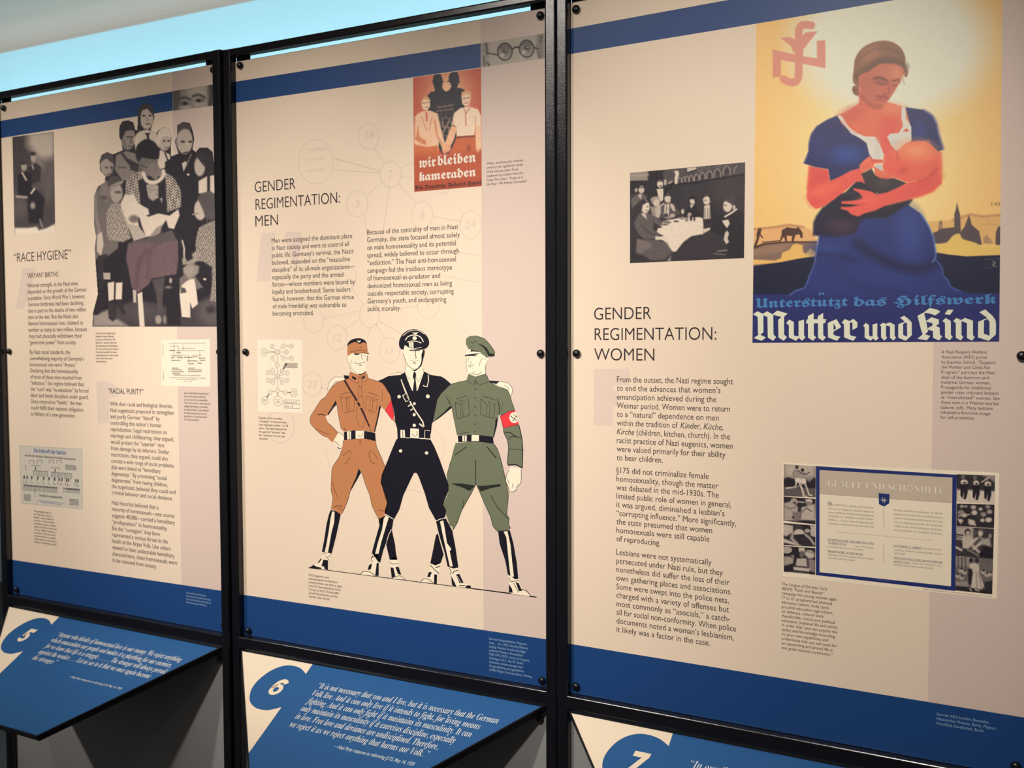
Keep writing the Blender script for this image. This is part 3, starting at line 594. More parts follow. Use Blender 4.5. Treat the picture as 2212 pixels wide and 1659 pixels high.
p.poly([(238, 920), (307, 968), (292, 1060), (240, 1180), (210, 1260), (182, 1372), (160, 1368), (103, 1280), (135, 1160), (175, 1020), (205, 960)], BLK, 3)
p.poly([(236, 930), (262, 948), (228, 1060), (192, 1180), (165, 1292), (133, 1292), (162, 1180), (200, 1060), (214, 962)], SKN, 4).line([(216, 930), (240, 924), (305, 966)], 7, SKN, 4).line([(287, 1063), (262, 1110), (243, 1172)], 6, SKN, 4)
p.poly([(100, 1285), (150, 1290), (175, 1370), (166, 1502), (130, 1502), (0, 1487), (10, 1465), (60, 1455), (90, 1400), (112, 1360), (95, 1320)], SKN, 3).poly([(148, 1378), (168, 1378), (166, 1503), (133, 1500)], BLK, 4).poly([(75, 1400), (107, 1383), (92, 1440), (62, 1446)], BLK, 4)
p.line([(95, 1330), (130, 1318), (160, 1350), (172, 1375)], 8, BLK, 4, sm=2).line([(0, 1485), (15, 1462), (70, 1458), (110, 1480), (130, 1500)], 6, BLK, 4, sm=2).line([(100, 1285), (112, 1310), (95, 1335), (108, 1370)], 5, BLK, 4)
p.poly([(705, 982), (798, 955), (832, 1020), (862, 1080), (892, 1240), (917, 1422), (870, 1432), (815, 1412), (790, 1290), (740, 1130)], BLK, 3)
p.poly([(745, 988), (775, 978), (790, 1060), (810, 1190), (852, 1248), (836, 1268), (865, 1412), (838, 1412), (800, 1250), (770, 1110)], SKN, 4).line([(705, 985), (745, 965), (795, 957)], 6, SKN, 4).line([(726, 1088), (750, 1180), (782, 1292)], 8, SKN, 4)
p.poly([(815, 1415), (915, 1430), (920, 1480), (960, 1560), (1030, 1600), (1030, 1615), (900, 1605), (870, 1560), (850, 1500), (838, 1450)], SKN, 3).poly([(895, 1490), (925, 1480), (968, 1567), (930, 1572)], BLK, 4).poly([(850, 1498), (882, 1562), (900, 1602), (858, 1590)], BLK, 4).ell(1012, 1605, 26, 15, BLK, 4)
p.line([(832, 1425), (850, 1455), (845, 1490)], 6, BLK, 4).line([(862, 1480), (880, 1455), (915, 1450)], 8, BLK, 4).line([(925, 1592), (985, 1592)], 7, BLK, 4).line([(905, 1500), (945, 1570)], 4, SKN, 5)
p.build('printed_man', figs, label='man in black uniform and peaked cap in the middle')
# --- man in brown (left)
p = Print(FR['M'], 0.00039, 0.00003); p.t(*TA)
p.poly([(615, 825), (490, 822), (440, 868), (403, 910), (383, 1012), (432, 965), (500, 890), (640, 862)], SKN, 0).poly([(612, 798), (692, 808), (682, 850), (630, 862)], BLK, 0)
outl(p, [(620, 828), (490, 824), (440, 868), (403, 910), (383, 1012)], w=5, lay=1); outl(p, [(530, 885), (490, 905), (460, 955), (432, 965)], w=4, lay=1)
p.poly([(715, 748), (690, 830), (640, 860), (540, 890), (500, 920), (440, 980), (390, 1050), (345, 1120), (280, 1165), (250, 1210), (190, 1310), (140, 1390), (133, 1440), (140, 1495), (180, 1545), (240, 1605), (310, 1662), (378, 1690), (452, 1765), (535, 1625), (470, 1555), (400, 1490), (365, 1430), (352, 1385), (390, 1370), (440, 1300), (500, 1200), (515, 1215), (530, 1290), (550, 1430), (580, 1570), (615, 1608), (700, 1592), (900, 1590), (1058, 1622), (1110, 1380), (1140, 1240), (1210, 1305), (1297, 1150), (1282, 1090), (1250, 1030), (1200, 950), (1160, 905), (1100, 885), (965, 845), (925, 738), (900, 772), (850, 795), (800, 782)], BRN, 0)
p.poly([(1290, 1158), (1302, 1165), (1340, 1385), (1310, 1437), (1208, 1305)], RED, 0).poly([(1310, 1437), (1342, 1395), (1352, 1482)], BRN, 0)
p.poly([(668, 530), (720, 490), (770, 480), (960, 490), (963, 520), (958, 590), (950, 620), (940, 680), (925, 735), (905, 770), (860, 787), (820, 782), (780, 770), (718, 748), (712, 680), (705, 632), (668, 600), (660, 560)], SKN, 1)
p.poly([(668, 385), (672, 345), (700, 310), (740, 285), (810, 270), (870, 275), (920, 300), (948, 350), (958, 455), (975, 492), (940, 486), (860, 478), (770, 484), (720, 492), (690, 510), (668, 532)], BRN, 2)
p.poly([(668, 385), (672, 345), (700, 310), (740, 285), (810, 270), (870, 275), (920, 300), (948, 352), (900, 325), (862, 347), (830, 347), (790, 325), (760, 327), (700, 352)], BLK, 3, sm=2)
p.poly([(802, 300), (832, 308), (862, 298), (848, 328), (828, 332)], SKN, 4).line([(838, 412), (868, 405), (872, 385)], 6, DKB, 3).line([(710, 470), (800, 445), (900, 440), (955, 455)], 5, DKB, 3, sm=2).line([(765, 485), (830, 492), (870, 480), (975, 492)], 9, BLK, 3, sm=2)
p.line([(866, 500), (872, 540), (886, 580)], 6, BLK, 3).line([(782, 605), (780, 628), (820, 632), (880, 622), (915, 620), (908, 598)], 6, BLK, 3, sm=2).line([(835, 657), (872, 657)], 9, BLK, 3).line([(720, 690), (755, 730), (800, 765)], 4, BLK, 3).line([(720, 570), (735, 630)], 3, DKB, 3)
p.ell(800, 500, 40, 8, BLK, 3, n=12).line([(890, 520), (925, 510), (925, 535)], 3, DKB, 3).poly([(818, 782), (862, 780), (905, 762), (918, 738), (912, 775), (850, 798)], BLK, 3).line([(955, 520), (950, 600)], 8, BLK, 3)
outl(p, [(668, 532), (660, 560), (668, 600), (700, 628), (712, 680), (718, 748)], w=4, lay=3)
p.poly([(738, 808), (800, 842), (782, 872), (735, 842)], BLK, 3).poly([(915, 798), (920, 830), (885, 858), (872, 832)], BLK, 3)
for q, w in (([(715, 750), (685, 842), (800, 912), (815, 905)], 5), ([(925, 740), (968, 848), (900, 902)], 5), ([(845, 812), (822, 915), (850, 962), (880, 930), (858, 812)], 5), ([(835, 962), (868, 958)], 5), ([(865, 965), (905, 1250), (912, 1450), (880, 1560), (800, 1430), (812, 1250)], 4), ([(820, 960), (825, 1150)], 4), ([(565, 1080), (640, 1055), (725, 1047)], 6), ([(565, 1110), (600, 1115), (650, 1135), (745, 1088)], 5), ([(570, 1110), (598, 1305)], 4), ([(655, 1135), (660, 1320)], 5), ([(690, 1130), (700, 1312)], 5), ([(762, 1120), (772, 1285)], 4), ([(620, 1340), (768, 1305)], 6), ([(955, 1050), (1040, 1065), (1103, 1100)], 6), ([(938, 1100), (975, 1105), (1040, 1162), (1108, 1140)], 5), ([(940, 1110), (930, 1285)], 4), ([(1000, 1150), (985, 1310)], 4), ([(1037, 1162), (1020, 1310)], 5), ([(1105, 1145), (1080, 1300)], 4), ([(960, 1300), (1062, 1335)], 6), ([(1170, 1010), (1165, 1180)], 4), ([(345, 1120), (280, 1165)], 7), ([(240, 1370), (290, 1355), (355, 1380)], 12), ([(215, 1565), (300, 1610), (400, 1650)], 6), ([(610, 1560), (655, 1588)], 7), ([(1000, 1560), (1005, 1610)], 5)):
    p.line(q, w, DKB, 3, sm=2)
for q, w in (([(540, 890), (440, 980), (390, 1050), (345, 1120), (280, 1165), (190, 1310), (138, 1392), (133, 1440), (140, 1495), (240, 1605), (310, 1662), (376, 1690)], 5), ([(400, 1490), (470, 1555), (535, 1628)], 6), ([(515, 1215), (550, 1430), (580, 1570)], 6), ([(965, 845), (1100, 885), (1160, 905), (1200, 950), (1250, 1030), (1285, 1090), (1300, 1165), (1340, 1385)], 6), ([(1208, 1305), (1310, 1440)], 5)):
    p.line(q, w, BLK, 3, sm=2)
p.poly([(1128, 1230), (1148, 1250), (1115, 1400), (1062, 1620), (1050, 1600), (1100, 1380)], BLK, 3).poly([(500, 1160), (517, 1215), (470, 1262), (395, 1370), (383, 1355), (440, 1270)], BLK, 3)
p.line([(625, 868), (700, 1000), (808, 1168)], 28, DKB, 4).line([(818, 1188), (846, 1245)], 32, DKB, 4).line([(862, 1268), (920, 1390), (985, 1540)], 30, DKB, 4, w1=20)
for x, y in ((858, 1095), (662, 1105), (1043, 1125)): p.ell(x, y, 16, 16, (150, 88, 60), 4, n=12).ell(x - 3, y - 3, 11, 10, BRN, 5, n=10)
p.t(*TD).poly([(370, 65), (430, 100), (432, 140), (415, 200), (395, 226), (370, 215), (345, 180), (330, 140)], SKN, 0)
outl(p, [(375, 62), (430, 98)], w=4, lay=3); outl(p, [(335, 150), (385, 195)], w=5, lay=3); outl(p, [(365, 205), (378, 222), (398, 222)], w=7, lay=3)
p.poly([(430, 140), (520, 130), (640, 127), (745, 150), (755, 210), (800, 310), (838, 400), (832, 440), (800, 520), (800, 590), (830, 670), (862, 750), (855, 800), (850, 830), (838, 895), (775, 925), (710, 800), (690, 700), (650, 600), (605, 460), (590, 440), (575, 430), (560, 480), (490, 650), (465, 750), (410, 870), (395, 882), (350, 850), (320, 835), (300, 830), (320, 720), (302, 650), (305, 520), (318, 405), (380, 315), (410, 230), (422, 150)], BRN, 0)
p.poly([(430, 60), (520, 45), (640, 50), (740, 70), (746, 152), (640, 127), (520, 132), (430, 142)], BLK, 3).poly([(460, 57), (500, 53), (500, 130), (462, 135)], SKN, 4).line([(484, 55), (486, 130)], 5, BLK, 5).poly([(545, 48), (631, 52), (628, 125), (545, 128)], SKN, 4).line([(570, 90), (590, 108), (615, 95), (615, 70)], 4, (90, 80, 76), 5, sm=3)
p.poly([(575, 425), (602, 460), (540, 570), (488, 662), (500, 620), (550, 510)], BLK, 3)
for q, w in (([(418, 300), (490, 240), (500, 282)], 4), ([(495, 305), (455, 370), (430, 372)], 4), ([(765, 330), (700, 242), (678, 290), (705, 362), (742, 376)], 4), ([(590, 140), (590, 180)], 5), ([(322, 570), (340, 650), (372, 715)], 4), ([(330, 805), (380, 796), (415, 803)], 5), ([(370, 820), (418, 832)], 4), ([(762, 840), (800, 838), (830, 855)], 4)): p.line(q, w, DKB, 3, sm=2)
for q, w in (([(410, 230), (380, 315), (318, 405), (305, 520), (302, 650), (320, 720), (302, 828)], 4), ([(605, 460), (650, 600), (690, 700), (710, 800), (775, 925)], 4), ([(490, 650), (465, 750), (410, 872)], 4), ([(746, 150), (755, 210), (800, 310), (836, 400)], 4)): p.line(q, w, BLK, 3, sm=2)
p.poly([(298, 836), (350, 848), (397, 882), (380, 960), (355, 1080), (325, 1200), (306, 1272), (290, 1266), (210, 1252), (235, 1120), (255, 980), (280, 880)], BLK, 3)
p.poly([(312, 852), (337, 856), (332, 960), (306, 1060), (288, 1160), (270, 1262), (236, 1262), (255, 1180), (280, 1040), (295, 930)], SKN, 4)
p.poly([(213, 1262), (304, 1275), (285, 1340), (270, 1432), (108, 1416), (118, 1385), (180, 1370), (200, 1320), (215, 1290)], SKN, 3).poly([(225, 1330), (272, 1338), (270, 1432), (240, 1425), (232, 1402), (205, 1395)], BLK, 4).poly([(80, 1408), (115, 1395), (120, 1378), (150, 1398), (205, 1412), (205, 1424), (80, 1416)], BLK, 4)
p.line([(215, 1275), (245, 1262), (262, 1268)], 5, BLK, 4).line([(240, 1290), (270, 1310), (300, 1278)], 5, BLK, 4).line([(255, 1310), (285, 1338)], 5, BLK, 4).line([(205, 1322), (175, 1362)], 12, BLK, 4)
p.poly([(773, 927), (836, 896), (812, 960), (782, 985)], BLK, 0).poly([(905, 1030), (938, 1180), (946, 1262), (962, 1332), (885, 1332), (850, 1185), (870, 1100)], BLK, 0).poly([(885, 1340), (925, 1300), (968, 1330), (972, 1390), (985, 1480), (1048, 1532), (925, 1520), (910, 1480), (893, 1400)], SKN, 0)
p.poly([(893, 1408), (922, 1412), (942, 1500), (905, 1516)], BLK, 1).poly([(940, 1405), (972, 1400), (1000, 1482), (968, 1475)], BLK, 1).line([(888, 1350), (905, 1375), (972, 1372)], 6, BLK, 1).line([(930, 1510), (985, 1490), (1045, 1532)], 5, BLK, 1, sm=2)
p.build('printed_man', figs, label='man in brown uniform and cap on the left')
# --- man in green (right)
p = Print(FR['M'], 0.00039, 0.00003); p.t(*TC)
p.poly([(680, 778), (825, 788), (782, 826), (690, 806)], BLK, 0).poly([(780, 826), (828, 795), (940, 810), (1002, 890), (1000, 930), (985, 1002), (950, 925), (940, 910), (870, 882), (800, 857)], SKN, 0)
outl(p, [(828, 795), (940, 810), (1002, 890), (1000, 930), (985, 1000)], w=5, lay=1); outl(p, [(885, 840), (950, 885), (945, 915)], w=5, lay=1)
p.poly([(400, 690), (440, 705), (490, 728), (560, 705), (637, 685), (655, 720), (680, 790), (800, 855), (860, 875), (930, 905), (960, 960), (990, 1060), (1020, 1150), (1035, 1195), (850, 1262), (832, 1260), (815, 1245), (790, 1380), (742, 1565), (560, 1535), (400, 1528), (240, 1532), (215, 1400), (190, 1280), (165, 1150), (100, 1205), (0, 1287), (-94, 1354), (-31, 1042), (20, 960), (110, 870), (160, 825), (250, 800), (372, 775)], GRN, 0)
p.poly([(165, 1120), (165, 1155), (100, 1210), (0, 1290), (-90, 1352), (-40, 1300), (60, 1215), (120, 1150)], BLK, 1)
p.poly([(770, 1310), (800, 1290), (790, 1400), (745, 1568), (738, 1540), (760, 1430)], BLK, 1)
p.poly([(835, 1272), (940, 1208), (1036, 1190), (1083, 1350), (1084, 1388), (878, 1437)], RED, 1)
t_ = np.radians(np.linspace(20, 318, 26)); dx = 1028 + 68 * np.cos(t_); dy = 1290 + 74 * np.sin(t_); edge = 1046 + (dy - 1210) * 0.245
p.poly(np.stack([np.minimum(dx, edge + 2), dy], 1), SKN, 2)
for q in ([(1012, 1243), (1052, 1268), (1012, 1335)], [(1052, 1268), (1064, 1290)], [(985, 1262), (1000, 1292), (1040, 1312)], [(985, 1262), (978, 1275)], [(1040, 1312), (1062, 1322), (1040, 1342)], [(1012, 1335), (1000, 1328)]): p.line(q, 9, BLK, 3)
outl(p, [(835, 1272), (940, 1208), (1036, 1190)], w=6, lay=3); outl(p, [(878, 1437), (980, 1402), (1084, 1388)], w=6, lay=3); outl(p, [(835, 1272), (878, 1437)], w=6, lay=3)
p.poly([(370, 435), (480, 420), (570, 400), (612, 430), (640, 462), (672, 470), (670, 520), (635, 570), (630, 640), (635, 684), (540, 710), (490, 727), (440, 702), (400, 690), (380, 660), (370, 560), (365, 480)], SKN, 2)
p.poly([(362, 210), (385, 180), (430, 162), (490, 160), (560, 180), (620, 205), (690, 280), (740, 350), (760, 400), (757, 440), (720, 450), (680, 447), (645, 465), (610, 432), (560, 402), (500, 375), (440, 360), (400, 345), (385, 310), (362, 270)], GRN, 3)
p.poly([(515, 262), (600, 292), (655, 335), (690, 402), (755, 412), (756, 440), (720, 450), (672, 442), (640, 380), (600, 322)], DGR, 4).poly([(400, 348), (500, 362), (575, 397), (480, 418), (345, 437), (340, 425), (370, 382)], SKN, 4).poly([(430, 352), (500, 364), (560, 385), (450, 378), (425, 384)], BLK, 5).poly([(345, 425), (440, 412), (575, 398), (500, 420), (440, 440), (380, 440), (345, 437)], BLK, 5)
outl(p, [(362, 270), (385, 310), (400, 345)], w=5, lay=4); outl(p, [(490, 160), (560, 180), (620, 205), (690, 280), (740, 350), (762, 400)], w=6, lay=4); outl(p, [(430, 240), (450, 265), (480, 240), (515, 235)], col=DGR, w=7, lay=4); outl(p, [(425, 300), (440, 318), (455, 300)], col=DGR, w=5, lay=4)
for q, w in (([(445, 432), (480, 440), (512, 428)], 10), ([(405, 460), (390, 515)], 5), ([(412, 523), (440, 525)], 8), ([(393, 567), (470, 565)], 6), ([(408, 591), (432, 591)], 8), ([(600, 460), (560, 520), (545, 572)], 5), ([(400, 690), (450, 680), (482, 655)], 6), ([(465, 695), (540, 690), (580, 655)], 6), ([(370, 440), (365, 480), (370, 560), (380, 660)], 4), ([(670, 500), (632, 570), (632, 684)], 5), ([(612, 470), (650, 500)], 4)): p.line(q, w, BLK, 4, sm=2)
for q, w in (([(400, 692), (372, 775), (250, 800), (160, 827)], 5), ([(440, 708), (490, 730), (560, 708), (635, 688), (655, 720), (682, 790)], 6), ([(385, 785), (450, 835)], 6), ([(672, 795), (540, 842)], 6), ([(475, 835), (490, 762), (520, 832)], 12), ([(860, 875), (930, 905), (960, 960), (990, 1060), (1036, 1190)], 6), ([(795, 1020), (822, 1150), (818, 1245)], 10), ([(865, 1090), (848, 1210)], 4), ([(85, 995), (145, 1115)], 7), ([(135, 1030), (140, 1090)], 5), ([(165, 1150), (190, 1280), (215, 1400), (240, 1530)], 5), ([(230, 1035), (300, 1010), (388, 988)], 6), ([(215, 1078), (290, 1105), (395, 1025), (408, 1240), (400, 1258), (250, 1303), (235, 1290), (215, 1078)], 6), ([(278, 1105), (290, 1270)], 4), ([(310, 1100), (325, 1282)], 5), ([(585, 997), (680, 1015), (762, 1045)], 7), ([(568, 1030), (660, 1120), (762, 1090), (745, 1290), (720, 1298), (565, 1245), (568, 1030)], 6), ([(652, 1120), (640, 1262)], 5), ([(700, 1115), (680, 1280)], 5), ([(270, 1515), (330, 1498), (400, 1493)], 6)): p.line(q, w, DGR, 3, sm=0)
for x, y in ((492, 893), (490, 1015), (490, 1140), (490, 1258), (492, 1375), (490, 1482), (290, 1055), (680, 1075)): p.line([(x - 16, y - 6), (x, y + 10), (x + 14, y - 4)], 7, DGR, 3, sm=2)
p.t(*TF).poly([(655, 107), (790, 70), (815, 170), (828, 300), (822, 465), (760, 432), (698, 440), (690, 400), (700, 290), (690, 210), (660, 150)], GRN, 0)
p.poly([(720, 452), (815, 462), (810, 520), (815, 580), (800, 610), (775, 620), (770, 650), (740, 674), (710, 670), (705, 640), (685, 610), (675, 570), (685, 520), (700, 480)], SKN, 0)
for q, w in (([(790, 70), (815, 170), (828, 300), (822, 465)], 7), ([(655, 107), (660, 150), (690, 210), (700, 290), (690, 405), (698, 440)], 6), ([(695, 436), (760, 430), (822, 458)], 10), ([(700, 292), (760, 290), (826, 300)], 4), ([(665, 140), (720, 145), (765, 178), (810, 192)], 7), ([(700, 205), (720, 180), (765, 178)], 6), ([(705, 480), (680, 530), (675, 580), (700, 635), (705, 668), (740, 674), (772, 650), (775, 622), (812, 590), (812, 470)], 4), ([(690, 560), (705, 600)], 4), ([(735, 600), (740, 640)], 4)): p.line(q, w, BLK, 2, sm=2)
p.poly([(225, 235), (420, 222), (565, 242), (600, 290), (640, 420), (680, 600), (698, 700), (690, 800), (685, 880), (705, 910), (700, 960), (717, 1000), (703, 1022), (600, 1027), (560, 980), (540, 900), (490, 790), (430, 650), (415, 617), (400, 617), (370, 680), (280, 840), (240, 950), (197, 1022), (175, 980), (140, 880), (112, 790), (160, 680), (145, 530), (180, 400), (210, 280)], GRN, -5)
p.poly([(245, 170), (400, 160), (560, 180), (567, 242), (420, 222), (250, 228)], BLK, 2).poly([(285, 172), (325, 168), (325, 220), (288, 222)], SKN, 3).line([(305, 170), (307, 220)], 5, BLK, 4).poly([(370, 163), (435, 165), (435, 218), (368, 218)], SKN, 3)
p.poly([(180, 600), (280, 598), (402, 618), (350, 667), (300, 640)], DGR, -3).poly([(420, 620), (500, 618), (625, 603), (630, 625), (540, 640), (450, 672)], DGR, -3)
for q, w in (([(405, 385), (405, 612)], 7), ([(215, 345), (325, 268)], 7), ([(505, 268), (590, 372)], 9), ([(540, 705), (600, 810), (700, 915)], 6), ([(565, 242), (600, 290), (640, 420), (680, 600), (698, 700), (690, 800), (685, 880), (705, 910), (700, 960), (717, 1000)], 5), ([(415, 617), (430, 650), (490, 790), (540, 900), (560, 980), (600, 1027)], 5), ([(400, 617), (370, 680), (280, 840), (240, 950), (197, 1022)], 5), ([(300, 750), (285, 820)], 5), ([(180, 400), (145, 530)], 4)): p.line(q, w, DGR, -2, sm=2)
p.poly([(605, 1022), (712, 1020), (742, 1130), (772, 1300), (787, 1452), (760, 1457), (693, 1412), (670, 1290), (620, 1140)], BLK, 0).poly([(655, 1030), (690, 1026), (717, 1150), (732, 1300), (748, 1432), (718, 1437), (700, 1280), (680, 1080)], SKN, 1)
p.poly([(698, 1425), (790, 1455), (800, 1510), (830, 1550), (892, 1592), (892, 1610), (740, 1590), (703, 1577), (705, 1500)], SKN, 0).poly([(703, 1500), (730, 1540), (738, 1577), (703, 1577)], BLK, 1).poly([(762, 1480), (790, 1492), (822, 1562), (792, 1562)], BLK, 1)
p.line([(800, 1545), (860, 1560), (895, 1605)], 6, BLK, 1, sm=2).line([(705, 1445), (720, 1480), (790, 1468)], 6, BLK, 1).line([(745, 1490), (790, 1575)], 5, BLK, 1)
p.t(*TE).poly([(728, 1092), (782, 1290), (750, 1382), (700, 1402), (653, 1382), (680, 1250), (705, 1120)], BLK, -5).poly([(655, 1385), (752, 1382), (745, 1430), (730, 1480), (716, 1582), (558, 1562), (590, 1525), (625, 1510), (660, 1440)], SKN, -5)
p.poly([(690, 1485), (718, 1490), (714, 1582), (688, 1572)], BLK, -4).poly([(640, 1465), (668, 1465), (650, 1512), (622, 1512)], BLK, -4).line([(655, 1400), (690, 1440), (735, 1480)], 7, BLK, -4).line([(700, 1425), (745, 1408)], 8, BLK, -4).line([(560, 1560), (590, 1528), (640, 1535), (685, 1572)], 6, BLK, -4, sm=2).line([(832, 1032), (856, 1040), (862, 1072)], 8, SKN, 0)
p.build('printed_man', figs, label='man in green uniform with red armband on the right')
# ------------------------------------------------------------------ small card with the diagram of linked circles
p = Print(FR['M'], 0.0003, 0.00003).t(500, 700, 5.53)
p.poly([(310, 185), (845, 187), (850, 1062), (320, 1045)], (249, 236, 212), 0)
dc = p.build('printed_card', BOARD['M'], label='small cream card with a diagram of linked circles'); p = Print(FR['M'], 0.00034, 0.00002).t(500, 700, 5.53)
CI = (128, 116, 108)
small = [(488, 265), (620, 262), (717, 263), (547, 333), (658, 335), (488, 408), (622, 408), (717, 408), (548, 490), (438, 580), (492, 558), (605, 560), (665, 585), (549, 628), (442, 672), (494, 698), (608, 698), (665, 673), (553, 793), (463, 812), (647, 817)]
nums = ['25', '4', '28', '7', '24', '3', '8', '26', '2', '12', '11', '10', '9', '1', '13', '14', '15', '16', '5', '6', '27']
for x, y in small: p.ring(x, y, 22, 26, 4, CI, 0, n=18)
for x, y, rx, ry in ((390, 335, 38, 48), (745, 820, 38, 48), (400, 915, 38, 48), (556, 920, 50, 60)):
    p.ring(x, y, rx, ry, 4, CI, 0)
    for j in (-18, 0, 18): p.line([(x - 24, y + j), (x + 24, y + j + 2)], 4, CI, 0)
for a, b_, w in ((3, 0, 4), (3, 1, 4), (1, 2, 5), (3, 4, 4), (3, 5, 4), (3, 6, 4), (6, 7, 5), (3, 8, 4), (5, 8, 4), (8, 13, 4), (13, 9, 4), (13, 10, 4), (13, 11, 4), (13, 12, 4), (13, 14, 4), (13, 15, 4), (13, 16, 4), (13, 17, 4), (13, 18, 4), (18, 19, 5), (18, 20, 5)):
    A_, B_ = np.array(small[a], float), np.array(small[b_], float); d = (B_ - A_) / np.linalg.norm(B_ - A_); p.line([A_ + d * 24, B_ - d * 24], w, CI, 0)
p.line([(430, 322), (525, 332)], 5, CI, 0).line([(430, 345), (525, 337)], 5, CI, 0).line([(452, 836), (420, 878)], 14, CI, 0).line([(554, 820), (555, 860)], 9, CI, 0).line([(670, 818), (708, 818)], 10, CI, 0, w1=18).line([(620, 540), (655, 470)], 18, CI, 0, w1=30)
p.poly([(650, 468), (790, 470), (788, 524), (650, 520)], (206, 192, 172), 0).line([(650, 468), (790, 470), (788, 524), (650, 520), (650, 468)], 4, CI, 1)
for y in (480, 492, 503, 514): p.line([(662, y), (778, y + 2)], 3, CI, 1)
p.line([(630, 905), (818, 912), (816, 1010), (630, 1003), (630, 905)], 5, CI, 0).line([(630, 950), (818, 958)], 5, CI, 0).line([(728, 955), (728, 1006)], 5, CI, 0); p.build('card_diagram', dc, kind='stuff')
t = Text(FR['M'], 0.0004)
for (x, y), s_ in zip(small, nums): t.px(s_, 500 + (x - (5 if len(s_) < 2 else 10)) / 5.53, 700 + (y + 9) / 5.53, 500 + (x + (5 if len(s_) < 2 else 10)) / 5.53, 3.3, CI)
t.px('Diagramm K', 500 + 640 / 5.53, 700 + 944 / 5.53, 500 + 785 / 5.53, 4.4, (90, 80, 76), shear=0.2); t.px('Blatt 1', 500 + 642 / 5.53, 700 + 993 / 5.53, 500 + 710 / 5.53, 4.4, CI, shear=0.2); t.build('card_lettering', dc, kind='stuff')
# ------------------------------------------------------------------ poster of the mother and child (continuous-tone print)
M1 = (1620, 0, 3.7365); M2 = (1700, 200, 5.53); M3 = (1620, 400, 3.7365); M4 = (1620, 600, 7.373); M5 = (1880, 600, 7.373)
def sky(X, Y):
    e = np.sqrt(((X - 1925) / 205) ** 2 + ((Y - 95) / 160) ** 2); a = np.clip((1.22 - e) / 0.42, 0, 1)[..., None]
    g = np.exp(-(((X - 1890) / 190) ** 2 + ((Y - 330) / 230) ** 2))[..., None]
    base = np.array([250, 200, 120.]) * (1 - g) + np.array([255, 236, 168.]) * g
    return base * (1 - a) + np.array([240, 238, 212.]) * a
PQ = [(1633.5, 51.5), (2165.5, -40), (2158.5, 738), (1625.4, 740.5)]
cv = Canvas(FR['R'], 1624, -44, 2167, 742, 1.25, (238, 190, 110), PQ); cv.I[:] = sky(cv.X, cv.Y)
SYM = (230, 150, 126); DBR = (84, 54, 44); NVY = (24, 28, 58); SKT = (40, 54, 118); FLS = (238, 96, 82); FLL = (250, 140, 92); FLD = (206, 72, 66); BLO = (38, 44, 98); LACE = (228, 222, 206)
cv.t(*M1).poly([(183, 400), (430, 455), (540, 470), (540, 330), (608, 323), (610, 552), (430, 515), (250, 485), (252, 620), (183, 628)], SYM, 2).poly([(245, 305), (320, 298), (385, 330), (450, 262), (547, 253), (430, 400), (430, 455), (350, 420), (330, 370)], SYM, 2)
cv.line([(495, 205), (430, 200), (398, 235), (394, 320), (394, 560), (385, 640), (340, 668), (272, 640)], 62, SYM, 2, sm=3)
# far landscape
cv.t(*M3).poly([(1440, 292), (1640, 280), (1780, 235), (1880, 250), (2030, 238), (2030, 480), (1470, 470)], (232, 184, 112), 3).line([(1640, 280), (1780, 236), (1880, 252), (2030, 240)], 14, (196, 138, 96), 6)
cv.poly([(20, 362), (150, 342), (320, 320), (440, 336), (530, 385), (530, 480), (20, 490)], (236, 180, 118), 3).line([(20, 358), (150, 345), (320, 322), (430, 338)], 14, (190, 130, 92), 5)
cv.poly([(20, 495), (200, 468), (330, 455), (545, 450), (545, 560), (300, 620), (20, 650)], (136, 108, 92), 3).poly([(20, 520), (200, 480), (340, 470), (260, 540), (120, 560), (20, 570)], (156, 122, 100), 6)
cv.poly([(20, 600), (200, 608), (250, 590), (262, 545), (320, 520), (345, 480), (380, 472), (425, 485), (430, 540), (455, 550), (485, 510), (545, 545), (540, 580), (400, 600), (200, 630), (20, 642)], (240, 192, 106), 3)
cv.poly([(20, 500), (110, 467), (300, 452), (530, 456), (530, 466), (300, 464), (120, 482), (20, 520)], DBR, 1.5)
cv.poly([(62, 362), (72, 346), (90, 346), (94, 362), (86, 392), (108, 424), (100, 430), (80, 405), (72, 440), (52, 490), (30, 492), (55, 430), (52, 400)], DBR, 1.2).line([(100, 460), (180, 455), (250, 448)], 8, DBR, 1.5)
cv.poly([(258, 362), (300, 340), (372, 350), (388, 337), (402, 350), (426, 385), (425, 428), (408, 424), (400, 396), (368, 402), (352, 455), (335, 455), (342, 410), (296, 408), (300, 455), (285, 455), (276, 415), (246, 456), (240, 452), (255, 400)], DBR, 1.5)
GRY = (88, 74, 76)
cv.poly([(1470, 470), (1478, 385), (1520, 368), (1530, 300), (1540, 285), (1550, 300), (1555, 350), (1600, 345), (1650, 340), (1650, 235), (1662, 195), (1672, 140), (1684, 195), (1696, 235), (1702, 375), (1735, 330), (1760, 262), (1765, 240), (1778, 268), (1790, 320), (1850, 372), (1872, 480), (1600, 480)], GRY, 2).poly([(1522, 310), (1550, 305), (1553, 350), (1524, 360)], (170, 130, 96), 3)
cv.poly([(1982, 480), (1985, 378), (2005, 335), (2030, 330), (2030, 490)], GRY, 2).poly([(1880, 430), (1910, 400), (1940, 430), (1960, 470), (1890, 470)], (180, 144, 106), 3).line([(1870, 315), (2000, 318)], 6, (206, 160, 110), 4).line([(1915, 260), (1918, 320)], 6, (206, 160, 110), 4)
cv.poly([(1485, 490), (1540, 470), (1590, 462), (1625, 420), (1660, 395), (1695, 392), (1712, 430), (1760, 448), (1830, 468), (1870, 500), (1935, 488), (1980, 500), (2030, 478), (2030, 575), (1600, 562), (1495, 548)], (238, 200, 108), 3, sm=2)
